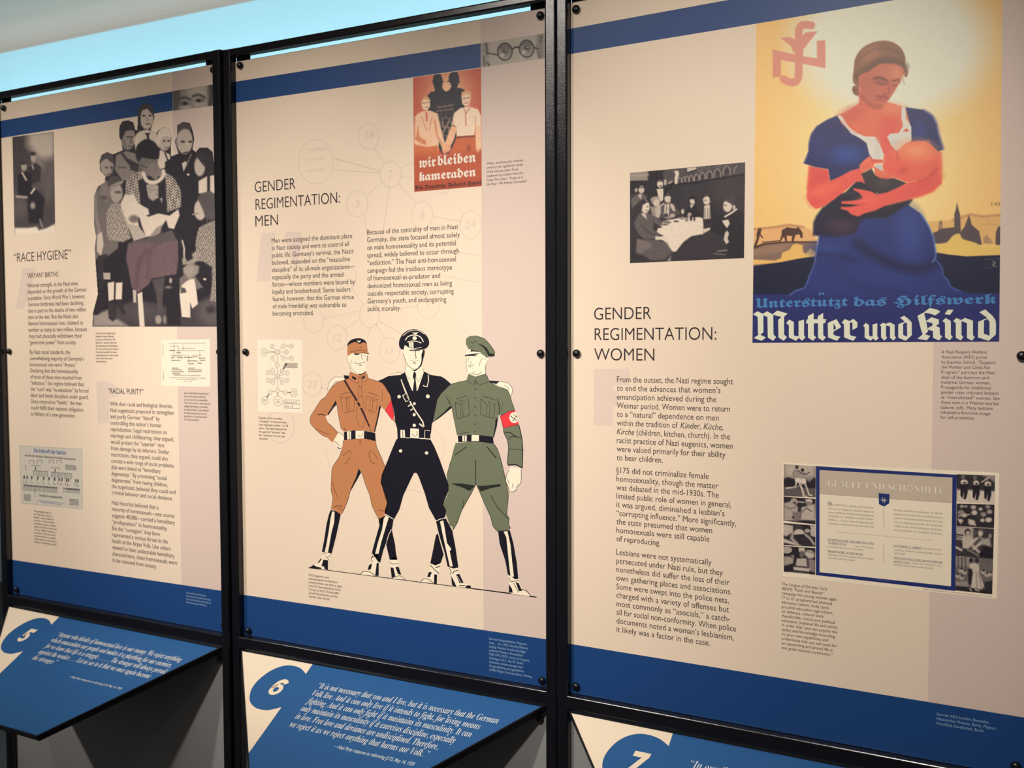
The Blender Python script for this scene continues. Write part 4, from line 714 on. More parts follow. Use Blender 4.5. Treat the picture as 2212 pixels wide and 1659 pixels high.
cv.poly([(20, 652), (250, 622), (400, 592), (560, 570), (540, 700), (440, 880), (20, 900)], NVY, 2.5).poly([(1480, 540), (1600, 560), (1750, 575), (2030, 564), (2030, 900), (1560, 900)], NVY, 2.5)
# skirt and ground for the lettering
cv.poly([(590, 180), (540, 250), (515, 310), (512, 402), (560, 408), (552, 480), (530, 570), (520, 640), (480, 740), (440, 830), (370, 850), (325, 885), (10, 885), (10, 1300), (2040, 1300), (2040, 880), (1760, 870), (1700, 855), (1620, 820), (1598, 760), (1560, 730), (1550, 660), (1505, 600), (1500, 540), (1480, 420), (1440, 320), (1380, 230), (1278, 160), (1308, 118), (1240, 130), (900, 240), (720, 170)], SKT, 2)
cv.ell(1290, 380, 110, 190, (52, 72, 144), 60, 0.8).ell(620, 520, 130, 60, (48, 66, 134), 40, 0.8).ell(1000, 760, 420, 90, (44, 60, 128), 50, 0.7)
cv.line([(870, 470), (1050, 590), (1250, 668), (1420, 672), (1500, 615)], 75, (30, 32, 74), 18, 0.85, sm=4).line([(560, 560), (720, 570), (840, 600)], 36, (34, 38, 88), 14, 0.8, sm=3).line([(700, 650), (820, 780), (1000, 830), (1200, 850)], 60, (38, 46, 104), 22, 0.6, sm=3)
cv.poly([(10, 885), (325, 885), (700, 900), (1300, 900), (2040, 880), (2040, 1300), (10, 1300)], (40, 42, 104), 14, 0.75)
cv.poly([(590, 180), (720, 60), (1000, 100), (1308, 118), (1278, 160), (1150, 190), (980, 230), (890, 300), (850, 385), (700, 420), (512, 402), (515, 300), (540, 245)], (34, 32, 56), 8).ell(740, 330, 110, 65, (70, 46, 66), 30, 0.9)
cv.line([(1385, 240), (1440, 325), (1480, 425), (1502, 560), (1475, 620)], 12, (104, 138, 196), 4, 0.9, sm=3).line([(1500, 605), (1552, 665), (1562, 732), (1600, 765), (1622, 820), (1700, 856)], 9, (84, 112, 186), 3, 0.8, sm=2).line([(552, 415), (545, 480), (530, 570), (518, 640), (478, 740), (440, 828), (370, 850), (325, 885)], 9, (96, 116, 188), 3, 0.9, sm=2)
# figure
cv.t(*M1)
HA = (146, 98, 68)
cv.poly([(840, 540), (850, 470), (900, 395), (985, 345), (1080, 328), (1160, 345), (1225, 395), (1255, 470), (1252, 535), (1278, 575), (1262, 625), (1225, 600), (1180, 700), (900, 700), (860, 690), (832, 655)], HA, 3, sm=3).poly([(830, 700), (862, 690), (880, 700), (880, 768), (850, 768), (828, 740)], (136, 84, 60), 3, sm=2)
cv.ell(975, 440, 85, 60, (184, 120, 86), 30, 0.7, rot=-35).line([(870, 620), (950, 560), (1040, 500), (1160, 495), (1250, 540)], 50, (98, 68, 50), 14, 0.8, sm=3).line([(880, 480), (1000, 400), (1150, 400), (1230, 470)], 10, (106, 74, 54), 8, 0.6, sm=3).line([(1250, 590), (1232, 630), (1250, 680)], 8, (196, 150, 100), 3, 0.7, sm=2)
cv.poly([(880, 720), (885, 830), (800, 888), (715, 932), (740, 1000), (830, 1085), (960, 1140), (1060, 1200), (1085, 1290), (1090, 1380), (1300, 1300), (1300, 1140), (1290, 1000), (1262, 870), (1180, 845), (1110, 822), (1060, 800), (950, 760)], (234, 116, 84), 2.5)
cv.ell(820, 930, 110, 60, (214, 100, 78), 40, 0.8, rot=-25).ell(1130, 1100, 80, 170, (236, 92, 80), 50, 0.8).ell(1150, 880, 90, 40, (244, 146, 104), 30, 0.7)
cv.poly([(878, 650), (890, 605), (965, 575), (1040, 520), (1120, 512), (1200, 530), (1242, 560), (1225, 620), (1195, 690), (1150, 765), (1105, 822), (1062, 850), (1010, 852), (950, 815), (905, 750)], (208, 112, 82), 2.5, sm=2)
cv.ell(1180, 590, 50, 55, (234, 146, 106), 35, 0.8).ell(950, 690, 60, 90, (192, 100, 76), 40, 0.6).ell(1090, 610, 60, 50, (214, 124, 92), 30, 0.5)
cv.ell(1055, 655, 48, 26, (160, 84, 68), 14, 0.8, rot=12).line([(1005, 632), (1050, 625), (1105, 652)], 16, (110, 66, 52), 5, 0.9, sm=3).line([(1025, 672), (1060, 682), (1095, 675)], 7, (96, 54, 46), 4, 0.9, sm=2).line([(1150, 652), (1202, 645)], 13, (112, 64, 52), 5, 0.9).line([(1155, 690), (1180, 690)], 8, (100, 56, 48), 4, 0.9)
cv.line([(1112, 660), (1126, 740), (1100, 760), (1080, 745)], 10, (168, 82, 66), 5, 0.8, sm=2).line([(1022, 775), (1055, 782), (1085, 775), (1110, 788)], 12, (140, 54, 56), 5, 0.9, sm=2).ell(1065, 800, 34, 12, (176, 76, 68), 8, 0.8)
cv.line([(895, 770), (950, 830), (1010, 868), (1062, 862)], 22, (150, 76, 58), 9, 0.7, sm=3).line([(880, 700), (895, 780), (890, 830)], 18, (196, 90, 72), 12, 0.6)
cv.poly([(706, 932), (620, 968), (540, 1020), (495, 1080), (476, 1160), (473, 1220), (434, 1318), (520, 1348), (632, 1366), (648, 1465), (820, 1420), (920, 1390), (1000, 1290), (962, 1240), (945, 1160), (900, 1122), (800, 1050), (742, 1000)], BLO, 2.5)
cv.ell(780, 1250, 130, 70, (42, 78, 158), 50, 0.8).ell(560, 1180, 60, 90, (48, 58, 122), 40, 0.6).line([(540, 1022), (495, 1085), (476, 1165), (474, 1225), (436, 1316)], 10, (110, 96, 140), 3, 0.8, sm=2).line([(706, 934), (620, 970), (540, 1022)], 7, (120, 100, 130), 3, 0.7)
cv.poly([(1255, 866), (1400, 886), (1470, 930), (1505, 1000), (1520, 1080), (1562, 1205), (1520, 1226), (1470, 1190), (1380, 1150), (1300, 1150), (1300, 1040), (1282, 960)], BLO, 2.5).ell(1370, 1050, 50, 60, (44, 64, 134), 40, 0.8).line([(1400, 888), (1470, 932), (1508, 1000), (1524, 1080), (1560, 1200)], 16, (108, 104, 158), 5, 0.9, sm=3)
cv.poly([(705, 935), (738, 935), (802, 1030), (862, 1072), (925, 1100), (1010, 1104), (1050, 1170), (1084, 1255), (1070, 1290), (990, 1286), (962, 1240), (942, 1152), (900, 1122), (818, 1080), (745, 990)], LACE, 2).line([(745, 975), (790, 1040), (860, 1085)], 7, (214, 130, 110), 3, 0.6)
cv.poly([(1225, 864), (1256, 864), (1262, 960), (1302, 1022), (1304, 1135), (1250, 1170), (1190, 1228), (1140, 1170), (1108, 1105), (1130, 1080), (1200, 1074), (1236, 1020), (1222, 950)], LACE, 2).poly([(1232, 1065), (1288, 1060), (1262, 1034)], (224, 96, 80), 1.5).ell(1030, 1200, 16, 60, (206, 200, 190), 12, 0.6).ell(1170, 1150, 30, 24, (208, 202, 192), 14, 0.6)
cv.t(*M2)
cv.poly([(700, 1190), (830, 1060), (890, 1050), (1000, 1100), (1080, 1210), (1420, 1080), (1500, 1285), (1200, 1500), (560, 1500), (440, 1400), (560, 1280)], (32, 30, 48), 3)
cv.line([(700, 1210), (820, 1190)], 10, (70, 60, 76), 6, 0.8)
cv.poly([(262, 878), (492, 920), (512, 1056), (330, 1140), (238, 1160)], (228, 86, 76), 3).line([(270, 885), (262, 1000), (245, 1140)], 22, (248, 122, 84), 9, 0.7)
cv.poly([(300, 1118), (400, 1085), (512, 1055), (640, 1000), (760, 932), (870, 905), (925, 940), (898, 1000), (935, 1090), (880, 1066), (820, 1068), (700, 1170), (560, 1280), (440, 1360), (350, 1392), (285, 1342), (236, 1262), (240, 1160), (265, 1125)], FLS, 3).ell(420, 1180, 140, 40, (250, 120, 90), 30, 0.7, rot=-22).ell(320, 1300, 60, 60, (232, 82, 80), 30, 0.6)
cv.poly([(868, 862), (930, 800), (992, 752), (1012, 790), (1080, 800), (1152, 802), (1145, 842), (1040, 852), (1032, 900), (945, 932), (900, 955), (868, 908)], (248, 122, 92), 3).line([(1020, 815), (1150, 815)], 12, (196, 74, 66), 5, 0.8).ell(950, 880, 60, 26, (234, 92, 82), 18, 0.7, rot=-20)
cv.poly([(1060, 862), (1135, 852), (1142, 945), (1050, 895)], (206, 206, 214), 2.5)
cv.poly([(888, 972), (1012, 908), (1050, 982), (1120, 1022), (1280, 1022), (1424, 1080), (1300, 1145), (1100, 1208), (1040, 1182), (975, 1140), (920, 1055)], (56, 46, 52), 3).ell(1150, 1080, 60, 50, (82, 66, 74), 30, 0.8)
cv.poly([(1142, 880), (1180, 750), (1240, 690), (1300, 700), (1340, 690), (1420, 820), (1400, 1000), (1290, 1020), (1160, 960)], (240, 104, 86), 3)
cv.poly([(1330, 702), (1400, 622), (1500, 585), (1640, 580), (1740, 640), (1810, 740), (1812, 860), (1760, 960), (1680, 1010), (1560, 1045), (1440, 1072), (1335, 1035), (1260, 1000), (1180, 940), (1240, 800)], (240, 104, 82), 3, sm=3)
cv.ell(1550, 690, 190, 100, (252, 158, 108), 70, 0.95).ell(1300, 900, 110, 80, (242, 96, 82), 50, 0.6).ell(1390, 930, 40, 30, (206, 74, 66), 20, 0.7).line([(1320, 700), (1315, 760), (1340, 800)], 12, (204, 82, 68), 8, 0.7, sm=2).line([(1640, 580), (1690, 575), (1705, 600)], 10, (244, 170, 110), 4, 0.8)
cv.poly([(1040, 880), (1120, 930), (1255, 985), (1295, 1015), (1200, 1032), (1100, 1012), (1048, 972)], (236, 116, 88), 3).line([(1050, 980), (1110, 1020), (1200, 1032)], 10, (176, 70, 62), 5, 0.7)
cv.poly([(1795, 705), (1842, 722), (1850, 900), (1852, 1082), (1750, 1182), (1600, 1242), (1400, 1292), (1200, 1342), (1050, 1412), (930, 1442), (850, 1482), (770, 1457), (722, 1412), (636, 1385), (648, 1366), (760, 1364), (862, 1342), (650, 1328), (652, 1300), (780, 1290), (892, 1275), (902, 1242), (850, 1190), (790, 1160), (800, 1143), (900, 1158), (1000, 1178), (1080, 1216), (1200, 1190), (1350, 1122), (1424, 1080), (1560, 1050), (1690, 1005), (1790, 900), (1815, 800)], FLS, 3)
cv.line([(1828, 730), (1840, 880), (1830, 1010)], 34, (246, 128, 88), 12, 0.8).line([(1560, 1060), (1690, 1015), (1790, 905)], 16, (186, 60, 58), 9, 0.7, sm=2).ell(1600, 1120, 200, 50, (226, 84, 74), 30, 0.6, rot=-25).ell(960, 1290, 90, 50, (248, 108, 92), 28, 0.8).line([(860, 1345), (940, 1330)], 10, (200, 66, 70), 5, 0.6)
cv.line([(1850, 1085), (1750, 1184), (1600, 1244), (1400, 1294), (1200, 1344)], 12, (250, 140, 90), 6, 0.7, sm=2)
cv.grain(2.2, 3.0, 3)
PQ = [(1633.5, 51.5), (2165.5, -40), (2158.5, 738), (1625.4, 740.5)]
poster = cv.build('poster', BOARD['R'], PQ, off=0.00035, label='poster of a woman in a blue dress nursing a baby, above blackletter words')
FR_R = FR['R']; WHT = (232, 232, 206)
p = Print(FR_R, 0.0005, 0.00003)
p.t(*M4)
LET4 = [[(50, 580), (122, 533), (215, 578), (215, 868), (165, 905), (255, 952), (185, 1005), (62, 960), (140, 905), (128, 890), (125, 625)], [(205, 574), (275, 533), (372, 590), (376, 905), (420, 945), (370, 1005), (285, 952), (280, 625), (215, 597)], [(366, 577), (435, 523), (602, 570), (545, 620), (545, 905), (590, 945), (540, 1005), (455, 952), (450, 672), (506, 623), (378, 594)],
 [(578, 720), (628, 667), (700, 705), (700, 915), (730, 930), (775, 930), (775, 690), (862, 668), (862, 915), (885, 950), (830, 1005), (780, 957), (735, 1005), (620, 950), (620, 760)], [(890, 725), (908, 662), (925, 662), (925, 610), (1015, 562), (1015, 662), (1080, 662), (1085, 610), (1168, 560), (1168, 660), (1218, 660), (1195, 722), (1168, 725), (1168, 915), (1210, 948), (1160, 1005), (1085, 955), (1085, 725), (1018, 728), (1018, 915), (1055, 948), (1005, 1005), (925, 955), (925, 728)],
 [(1240, 720), (1380, 658), (1455, 785), (1330, 858), (1330, 900), (1355, 920), (1442, 940), (1385, 1005), (1245, 950)], [(1462, 715), (1510, 658), (1590, 690), (1648, 655), (1712, 710), (1712, 790), (1635, 830), (1635, 722), (1612, 708), (1592, 715), (1592, 905), (1620, 925), (1697, 940), (1645, 1005), (1500, 950), (1500, 742)],
 [(1805, 765), (1845, 720), (1897, 752), (1897, 915), (1925, 935), (1955, 935), (1955, 745), (2028, 725), (2028, 935), (2052, 960), (2005, 1003), (1960, 965), (1925, 1003), (1828, 955), (1828, 792)]]
for q in LET4: p.poly(q, WHT, 0)
p.poly([(1332, 722), (1376, 806), (1332, 834)], (46, 48, 110), 1)
p.t(*M5)
for q in ([(152, 755), (200, 717), (250, 735), (310, 708), (388, 750), (388, 930), (413, 950), (370, 1000), (315, 955), (315, 775), (250, 758), (250, 930), (270, 955), (225, 1000), (172, 950), (172, 775)], [(475, 635), (540, 605), (600, 650), (660, 712), (662, 915), (565, 1003), (445, 955), (447, 740), (550, 700)],
 [(752, 605), (850, 555), (945, 483), (1060, 505), (1115, 540), (1035, 600), (950, 570), (872, 558), (860, 575), (890, 690), (920, 855), (870, 903), (955, 925), (900, 997), (750, 970), (835, 902), (815, 850)], [(885, 692), (975, 628), (1090, 665), (1092, 735), (1045, 765), (1105, 795), (1108, 905), (1145, 935), (1095, 1000), (1000, 955), (1000, 850), (918, 825), (918, 800), (990, 762), (990, 722), (900, 700)],
 [(1185, 580), (1235, 508), (1325, 512), (1270, 590)], [(1148, 690), (1200, 640), (1282, 690), (1282, 910), (1312, 942), (1265, 995), (1190, 950), (1190, 722)], [(1320, 690), (1372, 640), (1450, 675), (1505, 638), (1635, 685), (1635, 915), (1665, 945), (1620, 1003), (1540, 960), (1540, 722), (1452, 690), (1452, 910), (1482, 945), (1440, 1000), (1362, 955), (1362, 722)],
 [(1738, 548), (1830, 505), (1940, 600), (1990, 670), (2002, 732), (1998, 905), (1885, 1005), (1715, 950), (1720, 700), (1865, 640)]): p.poly(q, WHT, 0)
p.poly([(523, 738), (560, 712), (585, 722), (588, 940), (523, 910)], (46, 50, 112), 1).poly([(1810, 682), (1865, 655), (1900, 702), (1900, 925), (1808, 890)], (46, 50, 112), 1)
p.t(*M4)
LB = (72, 130, 188)
p.poly([(1090, 275), (1110, 235), (1140, 235), (1120, 280)], LB, 0).poly([(1145, 270), (1162, 235), (1192, 235), (1172, 275)], LB, 0)
p.build('poster_lettering', poster, kind='stuff', label='cream blackletter words Mutter und Kind')
t = Text(FR_R, 0.0005)
for w_, x0, y0, x1, y1 in (('Unterstutzt', 1632.0, 665.0, 1832.0, 662), ('das', 1844, 662, 1915, 660), ('Hilfswerk', 1929.5, 660, 2152.5, 654)):
    t.px(w_, x0, y0 - 0.5, x1, 26, LB, 'fr', offset=0.012)
t.build('poster_lettering', poster, label='pale blue blackletter words')
t = Text(FR_R, 0.0005); t.px('145', 1620 + 1950 / 3.7365, 400 + 168 / 3.7365, 1620 + 2020 / 3.7365, 7.5, (120, 90, 66))
t.px('JOACHIM', 1620 + 1890 / 3.7365, 400 + 605 / 3.7365, 1620 + 2008 / 3.7365, 3, (96, 92, 96)); t.px('SCHICH', 1620 + 1892 / 3.7365, 400 + 672 / 3.7365, 1620 + 2000 / 3.7365, 3, (80, 80, 90)); t.build('poster_lettering', poster, kind='stuff', label='tiny number and signature')
p = Print(FR_R, 0.0005, 0.00003).t(*M3); p.line([(1955, 615), (1985, 625), (1955, 640), (1985, 650), (1960, 655)], 7, (130, 120, 110), 0, sm=3); p.build('poster_lettering', poster)
# ------------------------------------------------------------------ wide card: young women's campaign
Z5 = (1670, 980, 5.53); Z6 = (1910, 980, 5.185)
def q5(x, y): return (1670 + x / 5.53, 980 + y / 5.53)
def q6(x, y): return (1910 + x / 5.185, 980 + y / 5.185)
p = Print(FR_R, 0.0003, 0.00003)
p.poly([q5(112, 105), q6(1290, 213), q6(1262, 1627), q5(108, 1462)], (250, 234, 206), 0); card = p.build('printed_card', BOARD['R'], label='wide cream card with blue frame and rows of small photographs')
p = Print(FR_R, 0.00034, 0.00003); NB = (34, 50, 112)
p.poly([q5(512, 148), q6(812, 236), q6(800, 1538), q5(512, 1450)], NB, 0).poly([q5(555, 195), q6(764, 268), q6(748, 1485), q5(555, 1415)], (246, 231, 204), 1).poly([q5(555, 195), q6(764, 268), q6(758, 552), q5(555, 480)], (204, 186, 164), 2)
p.line([q5(555, 480), q6(758, 552)], 0.8, (176, 156, 138), 3).poly([q5(1260, 470), q5(1392, 482), q5(1388, 592), q5(1325, 632), q5(1265, 602)], NB, 3)
for a, b_ in (((1285, 548), (1360, 556)), ((1310, 520), (1312, 580)), ((1335, 530), (1332, 590)), ((1300, 560), (1345, 563))): p.line([q5(*a), q5(*b_)], 0.9, (226, 216, 200), 4)
p.line([q5(1323, 650), q5(1326, 890)], 0.9, (170, 150, 132), 3).line([q5(1322, 1080), q5(1322, 1320)], 0.9, (170, 150, 132), 3).line([q5(760, 935), q5(1480, 998), q6(540, 972)], 0.6, (176, 152, 136), 3)
p.build('card_frame', card, label='navy frame with shield around cream page')
t = Text(FR_R, 0.0005); CT = (150, 128, 122); CB = (104, 94, 110)
a, b_ = q5(655, 388); t.px('GLAUBE UND SCHÖNHEIT', a, b_, q6(658, 0)[0], 13.5, (242, 230, 214), 'bs', offset=-0.022)
def cl(txt, a, x1, cap, col, sty='n', **kw): t.px(txt, a[0], a[1], x1, cap, col, sty, **kw)
for i, s_ in enumerate(L('as BDM-Werk „Glaube und Schönheit|ruft Euch in Neigung, Geschick der Jugend in|seiner vielfältigen Arbeitsgemeinschaften die|Möglichkeit zur Ausbildung auf allen Gebieten|erhalten. — Unsere neuen Fähigkeiten und|Leistungen entsprechend muß ein Bild sein')):
    cl(s_, q5(700 if i == 0 else 655, 620 + i * 44), q5(1202, 0)[0], 4.2, CT, 'bs', shear=0.3, offset=-0.01)
cl('D', q5(655, 618), q5(700, 0)[0], 8, CB, 'bs')
for i, s_ in enumerate(L('Können und Wissen anspornen des Berufs|ergänzt und fördert das innerhalb unserer|großen Volksgemeinschaft braucht. Im Laufe|von vier Jahren kann jedes der deutschen|Mädel in der siebzehnjährigen Arbeitsge-|meinschaft die vier Gruppen besuchen.')):
    cl(s_, q6(108, 640 + i * 44.5), q6(655, 0)[0], 4.2, CT, 'bs', shear=0.3, offset=-0.01)
for s_, a, x1, cap, col, sh in (('KÖRPERLICHE ERZIEHUNG UND', q5(655, 1040), q5(1200, 0)[0], 4.8, CB, 0), ('AUSBILDUNG', q5(655, 1078), q5(880, 0)[0], 4.8, CB, 0), ('Sport, Gymnastik,', q5(980, 1112), q5(1200, 0)[0], 3.6, CT, .3), ('Gesundheitsdienst und Körperpflege', q5(655, 1118), q5(1085, 0)[0], 3.8, CT, .3), ('PRAKTISCHE AUSBILDUNG', q5(655, 1178), q5(1075, 0)[0], 4.8, CB, 0), ('Bäuerliche Berufsertüchtigung, Hauswirtschaft,', q5(655, 1214), q5(1200, 0)[0], 3.8, CT, .3), ('Luftschutz und Gartenarbeit', q5(655, 1252), q5(975, 0)[0], 3.8, CT, .3),
 ('KULTURELLE ARBEIT', q6(108, 1045), q6(420, 0)[0], 4.8, CB, 0), ('Persönliche Lebens-', q6(435, 1068), q6(655, 0)[0], 3.8, CT, .3), ('gestaltung, werkendes, spielend gefälliges Wohnen', q6(108, 1084), q6(655, 0)[0], 3.8, CT, .3), ('und Musik.', q6(108, 1122), q6(235, 0)[0], 3.8, CT, .3), ('WELTANSCHAULICHE und POLITISCHE', q6(108, 1180), q6(655, 0)[0], 4.8, CB, 0), ('SCHULUNG', q6(108, 1220), q6(290, 0)[0], 4.8, CB, 0), ('Fragen des volkspolit. Lebens,', q6(305, 1232), q6(655, 0)[0], 3.8, CT, .3), ('Weltreisearbeit und Auslandskunde.', q6(108, 1250), q6(550, 0)[0], 3.8, CT, .3), ('Werbeblatt der Reichsjugendführung, Heft 7/8 „Glaube und Schönheit“ Herausgegeben vom Jugend- und Presseamt', q6(432, 1520), q6(1205, 0)[0], 1.7, (96, 84, 90), 0), ('NÜRNBERG', q5(1232, 1512), q5(1405, 0)[0], 2.6, (96, 104, 150), 0)):
    cl(s_, a, x1, cap, col, 'bs', shear=sh, offset=0.0 if sh == 0 else -0.01)
t.build('card_lettering', card, kind='stuff')
BW0 = (28, 23, 32); BW1 = (240, 222, 200)
def g(v): return tuple(np.array(BW0) * (1 - v) + np.array(BW1) * v)
def mini(quad, paint, lab, tile, seed):
    xs = [q[0] for q in quad]; ys = [q[1] for q in quad]
    c = Canvas(FR_R, min(xs) - 1, min(ys) - 1, max(xs) + 1, max(ys) + 1, 0.9, g(0.35), quad); c.t(*tile); paint(c); c.grain(9, 2.2, seed)
    c.build('small_photograph', card, quad, off=0.0005, label=lab)
def m1(c):
    c.poly([(120, 100), (520, 100), (520, 300), (120, 300)], g(.78), 20).poly([(120, 300), (180, 280), (240, 300), (400, 320), (440, 340), (490, 280), (520, 300), (520, 420), (120, 400)], g(.08), 3).poly([(120, 395), (520, 415), (520, 530), (120, 520)], g(.34), 3)
    c.ell(285, 160, 20, 22, g(.15)).ell(352, 195, 20, 22, g(.12)).poly([(262, 180), (305, 190), (330, 240), (325, 300), (320, 340), (270, 330), (262, 250)], g(.62), 1.5).poly([(335, 215), (375, 215), (385, 300), (390, 340), (340, 350), (335, 280)], g(.66), 1.5)
    c.line([(300, 200), (345, 240), (400, 245), (435, 225)], 14, g(.3)).line([(262, 200), (240, 235), (255, 270)], 12, g(.35)).poly([(258, 290), (325, 290), (345, 350), (265, 345)], g(.95), 1.5).poly([(330, 300), (385, 300), (400, 350), (345, 370)], g(.95), 1.5)
    c.line([(315, 345), (350, 430), (365, 500), (400, 515)], 24, g(.86)); c.line([(285, 340), (260, 400), (160, 412)], 20, g(.8)); c.line([(380, 350), (410, 430), (430, 490), (462, 498)], 20, g(.84)); c.line([(350, 360), (290, 395), (230, 405)], 12, g(.7))
def m2(c):
    c.poly([(120, 500), (520, 520), (520, 860), (120, 810)], g(.1), 3).ell(250, 580, 44, 48, g(.7)).ell(255, 600, 24, 30, g(.25)).poly([(130, 590), (220, 570), (300, 640), (290, 800), (130, 800)], g(.72), 4).poly([(230, 700), (330, 690), (330, 800), (240, 800)], g(.5), 4).ell(430, 580, 42, 46, g(.55)).poly([(385, 545), (470, 550), (465, 575), (390, 568)], g(.9), 2).poly([(340, 640), (500, 600), (505, 800), (330, 790)], g(.78), 4).line([(340, 700), (400, 650), (460, 690)], 8, g(.15), 2).line([(130, 620), (200, 660), (270, 640)], 7, g(.3), 3).ell(240, 760, 16, 12, g(.1)).line([(300, 575), (370, 580)], 14, g(.85), 2)
def m3(c):
    c.poly([(120, 830), (520, 850), (520, 1110), (120, 1090)], g(.12), 3).poly([(440, 860), (520, 860), (520, 1000), (450, 980)], g(.8), 3).poly([(120, 840), (240, 860), (240, 940), (150, 990), (120, 960)], g(.8), 3).ell(300, 880, 42, 36, g(.2)).ell(310, 945, 62, 44, g(.82)).ell(410, 895, 42, 34, g(.06)).ell(410, 920, 34, 24, g(.7)).poly([(120, 1010), (200, 1040), (340, 1095), (300, 1100), (120, 1060)], g(.85), 3).line([(240, 960), (220, 1010), (290, 1080)], 34, g(.7), 3).line([(380, 960), (440, 1010), (490, 1080)], 28, g(.72), 3).poly([(240, 970), (380, 960), (360, 1000), (260, 1000)], g(.08), 2)
def m4(c):
    c.poly([(120, 1105), (520, 1125), (520, 1450), (120, 1410)], g(.08), 3).ell(165, 1150, 62, 42, g(.72)).poly([(130, 1230), (250, 1210), (240, 1310), (130, 1340)], g(.68), 4).line([(130, 1200), (230, 1240)], 10, g(.1), 3).poly([(305, 1120), (380, 1125), (375, 1180), (310, 1170)], g(.85), 2).ell(345, 1200, 30, 40, g(.4)).poly([(285, 1250), (400, 1250), (410, 1350), (270, 1340)], g(.8), 4).ell(440, 1200, 62, 48, g(.82), 3, rot=25).line([(400, 1160), (480, 1190)], 12, g(.5), 4).poly([(420, 1250), (500, 1270), (505, 1420), (430, 1400)], g(.55), 4).poly([(240, 1350), (440, 1370), (430, 1410), (250, 1390)], g(.85), 3).line([(190, 1412), (430, 1432)], 8, g(.75), 2)
def m5(c):
    c.poly([(800, 220), (1250, 220), (1250, 560), (800, 560)], g(.12), 3).poly([(810, 400), (1250, 420), (1250, 570), (810, 550)], g(.9), 6).poly([(1060, 230), (1250, 230), (1250, 330), (1180, 280)], g(.6), 6)
    for x, y, w in ((895, 320, 42), (1030, 330, 34), (1160, 340, 38)):
        c.ell(x - 12, y - 60, 22, 26, g(.4)); c.ell(x, y, w, 30, g(.88)); c.ell(x + 5, y + 5, w * .5, 12, g(.3)); c.poly([(x - w, y + 20), (x + w, y + 20), (x + 40, y + 120), (x + 20, y + 190), (x - 5, y + 190), (x, y + 110), (x - 20, y + 180), (x - 40, y + 150)], g(.04), 2); c.line([(x - w, y), (x - w - 18, y + 60)], 12, g(.15))
    c.line([(1090, 320), (1180, 260)], 12, g(.85))
def m6(c):
    c.poly([(800, 555), (1250, 560), (1250, 830), (800, 810)], g(.1), 3)
    for x, y, r, v in ((870, 590, 22, .7), (915, 590, 16, .75), (1000, 600, 30, .75), (1080, 620, 20, .9), (1160, 595, 26, .6), (860, 660, 38, .55), (900, 690, 30, .8), (1010, 660, 34, .85), (1110, 680, 34, .6), (1180, 650, 30, .7), (860, 750, 24, .85), (980, 770, 40, .8), (1100, 745, 26, .85), (1170, 740, 36, .85), (940, 720, 22, .05), (1060, 710, 34, .15), (1180, 700, 18, .1)): c.ell(x, y, r, r * .8, g(v), 3)
    c.line([(830, 700), (960, 680)], 12, g(.8), 3).line([(950, 740), (1020, 800)], 18, g(.9), 3).line([(830, 730), (860, 780)], 14, g(.9), 3)
def m7(c):
    c.poly([(800, 815), (1250, 830), (1250, 1190), (800, 1150)], g(.16), 4).poly([(800, 815), (1000, 820), (1000, 980), (800, 960)], g(.72), 6).line([(805, 905), (880, 915)], 14, g(.08)).line([(805, 930), (880, 940)], 10, g(.1)).ell(935, 880, 34, 40, g(.1)).ell(938, 892, 24, 30, g(.72)).poly([(870, 940), (950, 920), (1000, 960), (1000, 1060), (880, 1060)], g(.8), 4).ell(1020, 885, 24, 26, g(.3)).ell(1085, 870, 40, 38, g(.3)).ell(1078, 895, 26, 34, g(.82)).poly([(1020, 940), (1080, 930), (1140, 980), (1000, 1080), (900, 1040)], g(.85), 5).poly([(1080, 960), (1180, 940), (1200, 1050), (1080, 1010)], g(.7), 5).line([(1070, 960), (950, 1080)], 34, g(.25), 5).line([(960, 1000), (1060, 1100)], 30, g(.82), 5).poly([(1130, 1030), (1240, 1060), (1240, 1180), (1050, 1150)], g(.04), 4).line([(800, 1045), (865, 1080)], 22, g(.9), 3).line([(930, 1070), (1060, 1145)], 12, g(.7), 3).ell(1185, 920, 18, 26, g(.6))
def m8(c):
    c.poly([(800, 1145), (1250, 1180), (1250, 1600), (800, 1560)], g(.4), 6).poly([(800, 1150), (960, 1160), (950, 1270), (800, 1260)], g(.6), 5)
    for x in (830, 870, 910): c.line([(x, 1160), (x, 1270)], 10, g(.15), 3)
    for x, y in ((860, 1310), (900, 1330), (820, 1370), (1110, 1330), (1150, 1360), (1190, 1350), (870, 1390)): c.ell(x, y, 26, 22, g(.75), 4); c.ell(x + 5, y - 22, 12, 12, g(.12), 2)
    c.poly([(800, 1430), (940, 1430), (940, 1490), (800, 1480)], g(.6), 4).poly([(800, 1480), (1230, 1530), (1230, 1580), (800, 1540)], g(.08), 3).ell(972, 1195, 20, 24, g(.08)).ell(1038, 1195, 20, 26, g(.1)).poly([(950, 1240), (1000, 1220), (1060, 1240), (1070, 1320), (970, 1320)], g(.85), 3).poly([(940, 1290), (985, 1290), (980, 1470), (945, 1460)], g(.06), 3).poly([(1000, 1320), (1060, 1320), (1120, 1480), (1090, 1520), (970, 1500), (985, 1400)], g(.85), 3).line([(1030, 1330), (1040, 1510)], 8, g(.5), 4).line([(1060, 1340), (1090, 1500)], 8, g(.5), 4).poly([(1120, 1440), (1210, 1420), (1210, 1560), (1130, 1540)], g(.1), 5).line([(960, 1510), (975, 1535)], 14, g(.8), 2).line([(1020, 1520), (1060, 1535)], 14, g(.85), 2)
mini([q5(128, 125), q5(510, 150), q5(508, 522), q5(126, 506)], m1, 'two young women running', Z5, 1); mini([q5(126, 512), q5(508, 540), q5(507, 845), q5(125, 800)], m2, 'two girls kneading dough', Z5, 2)
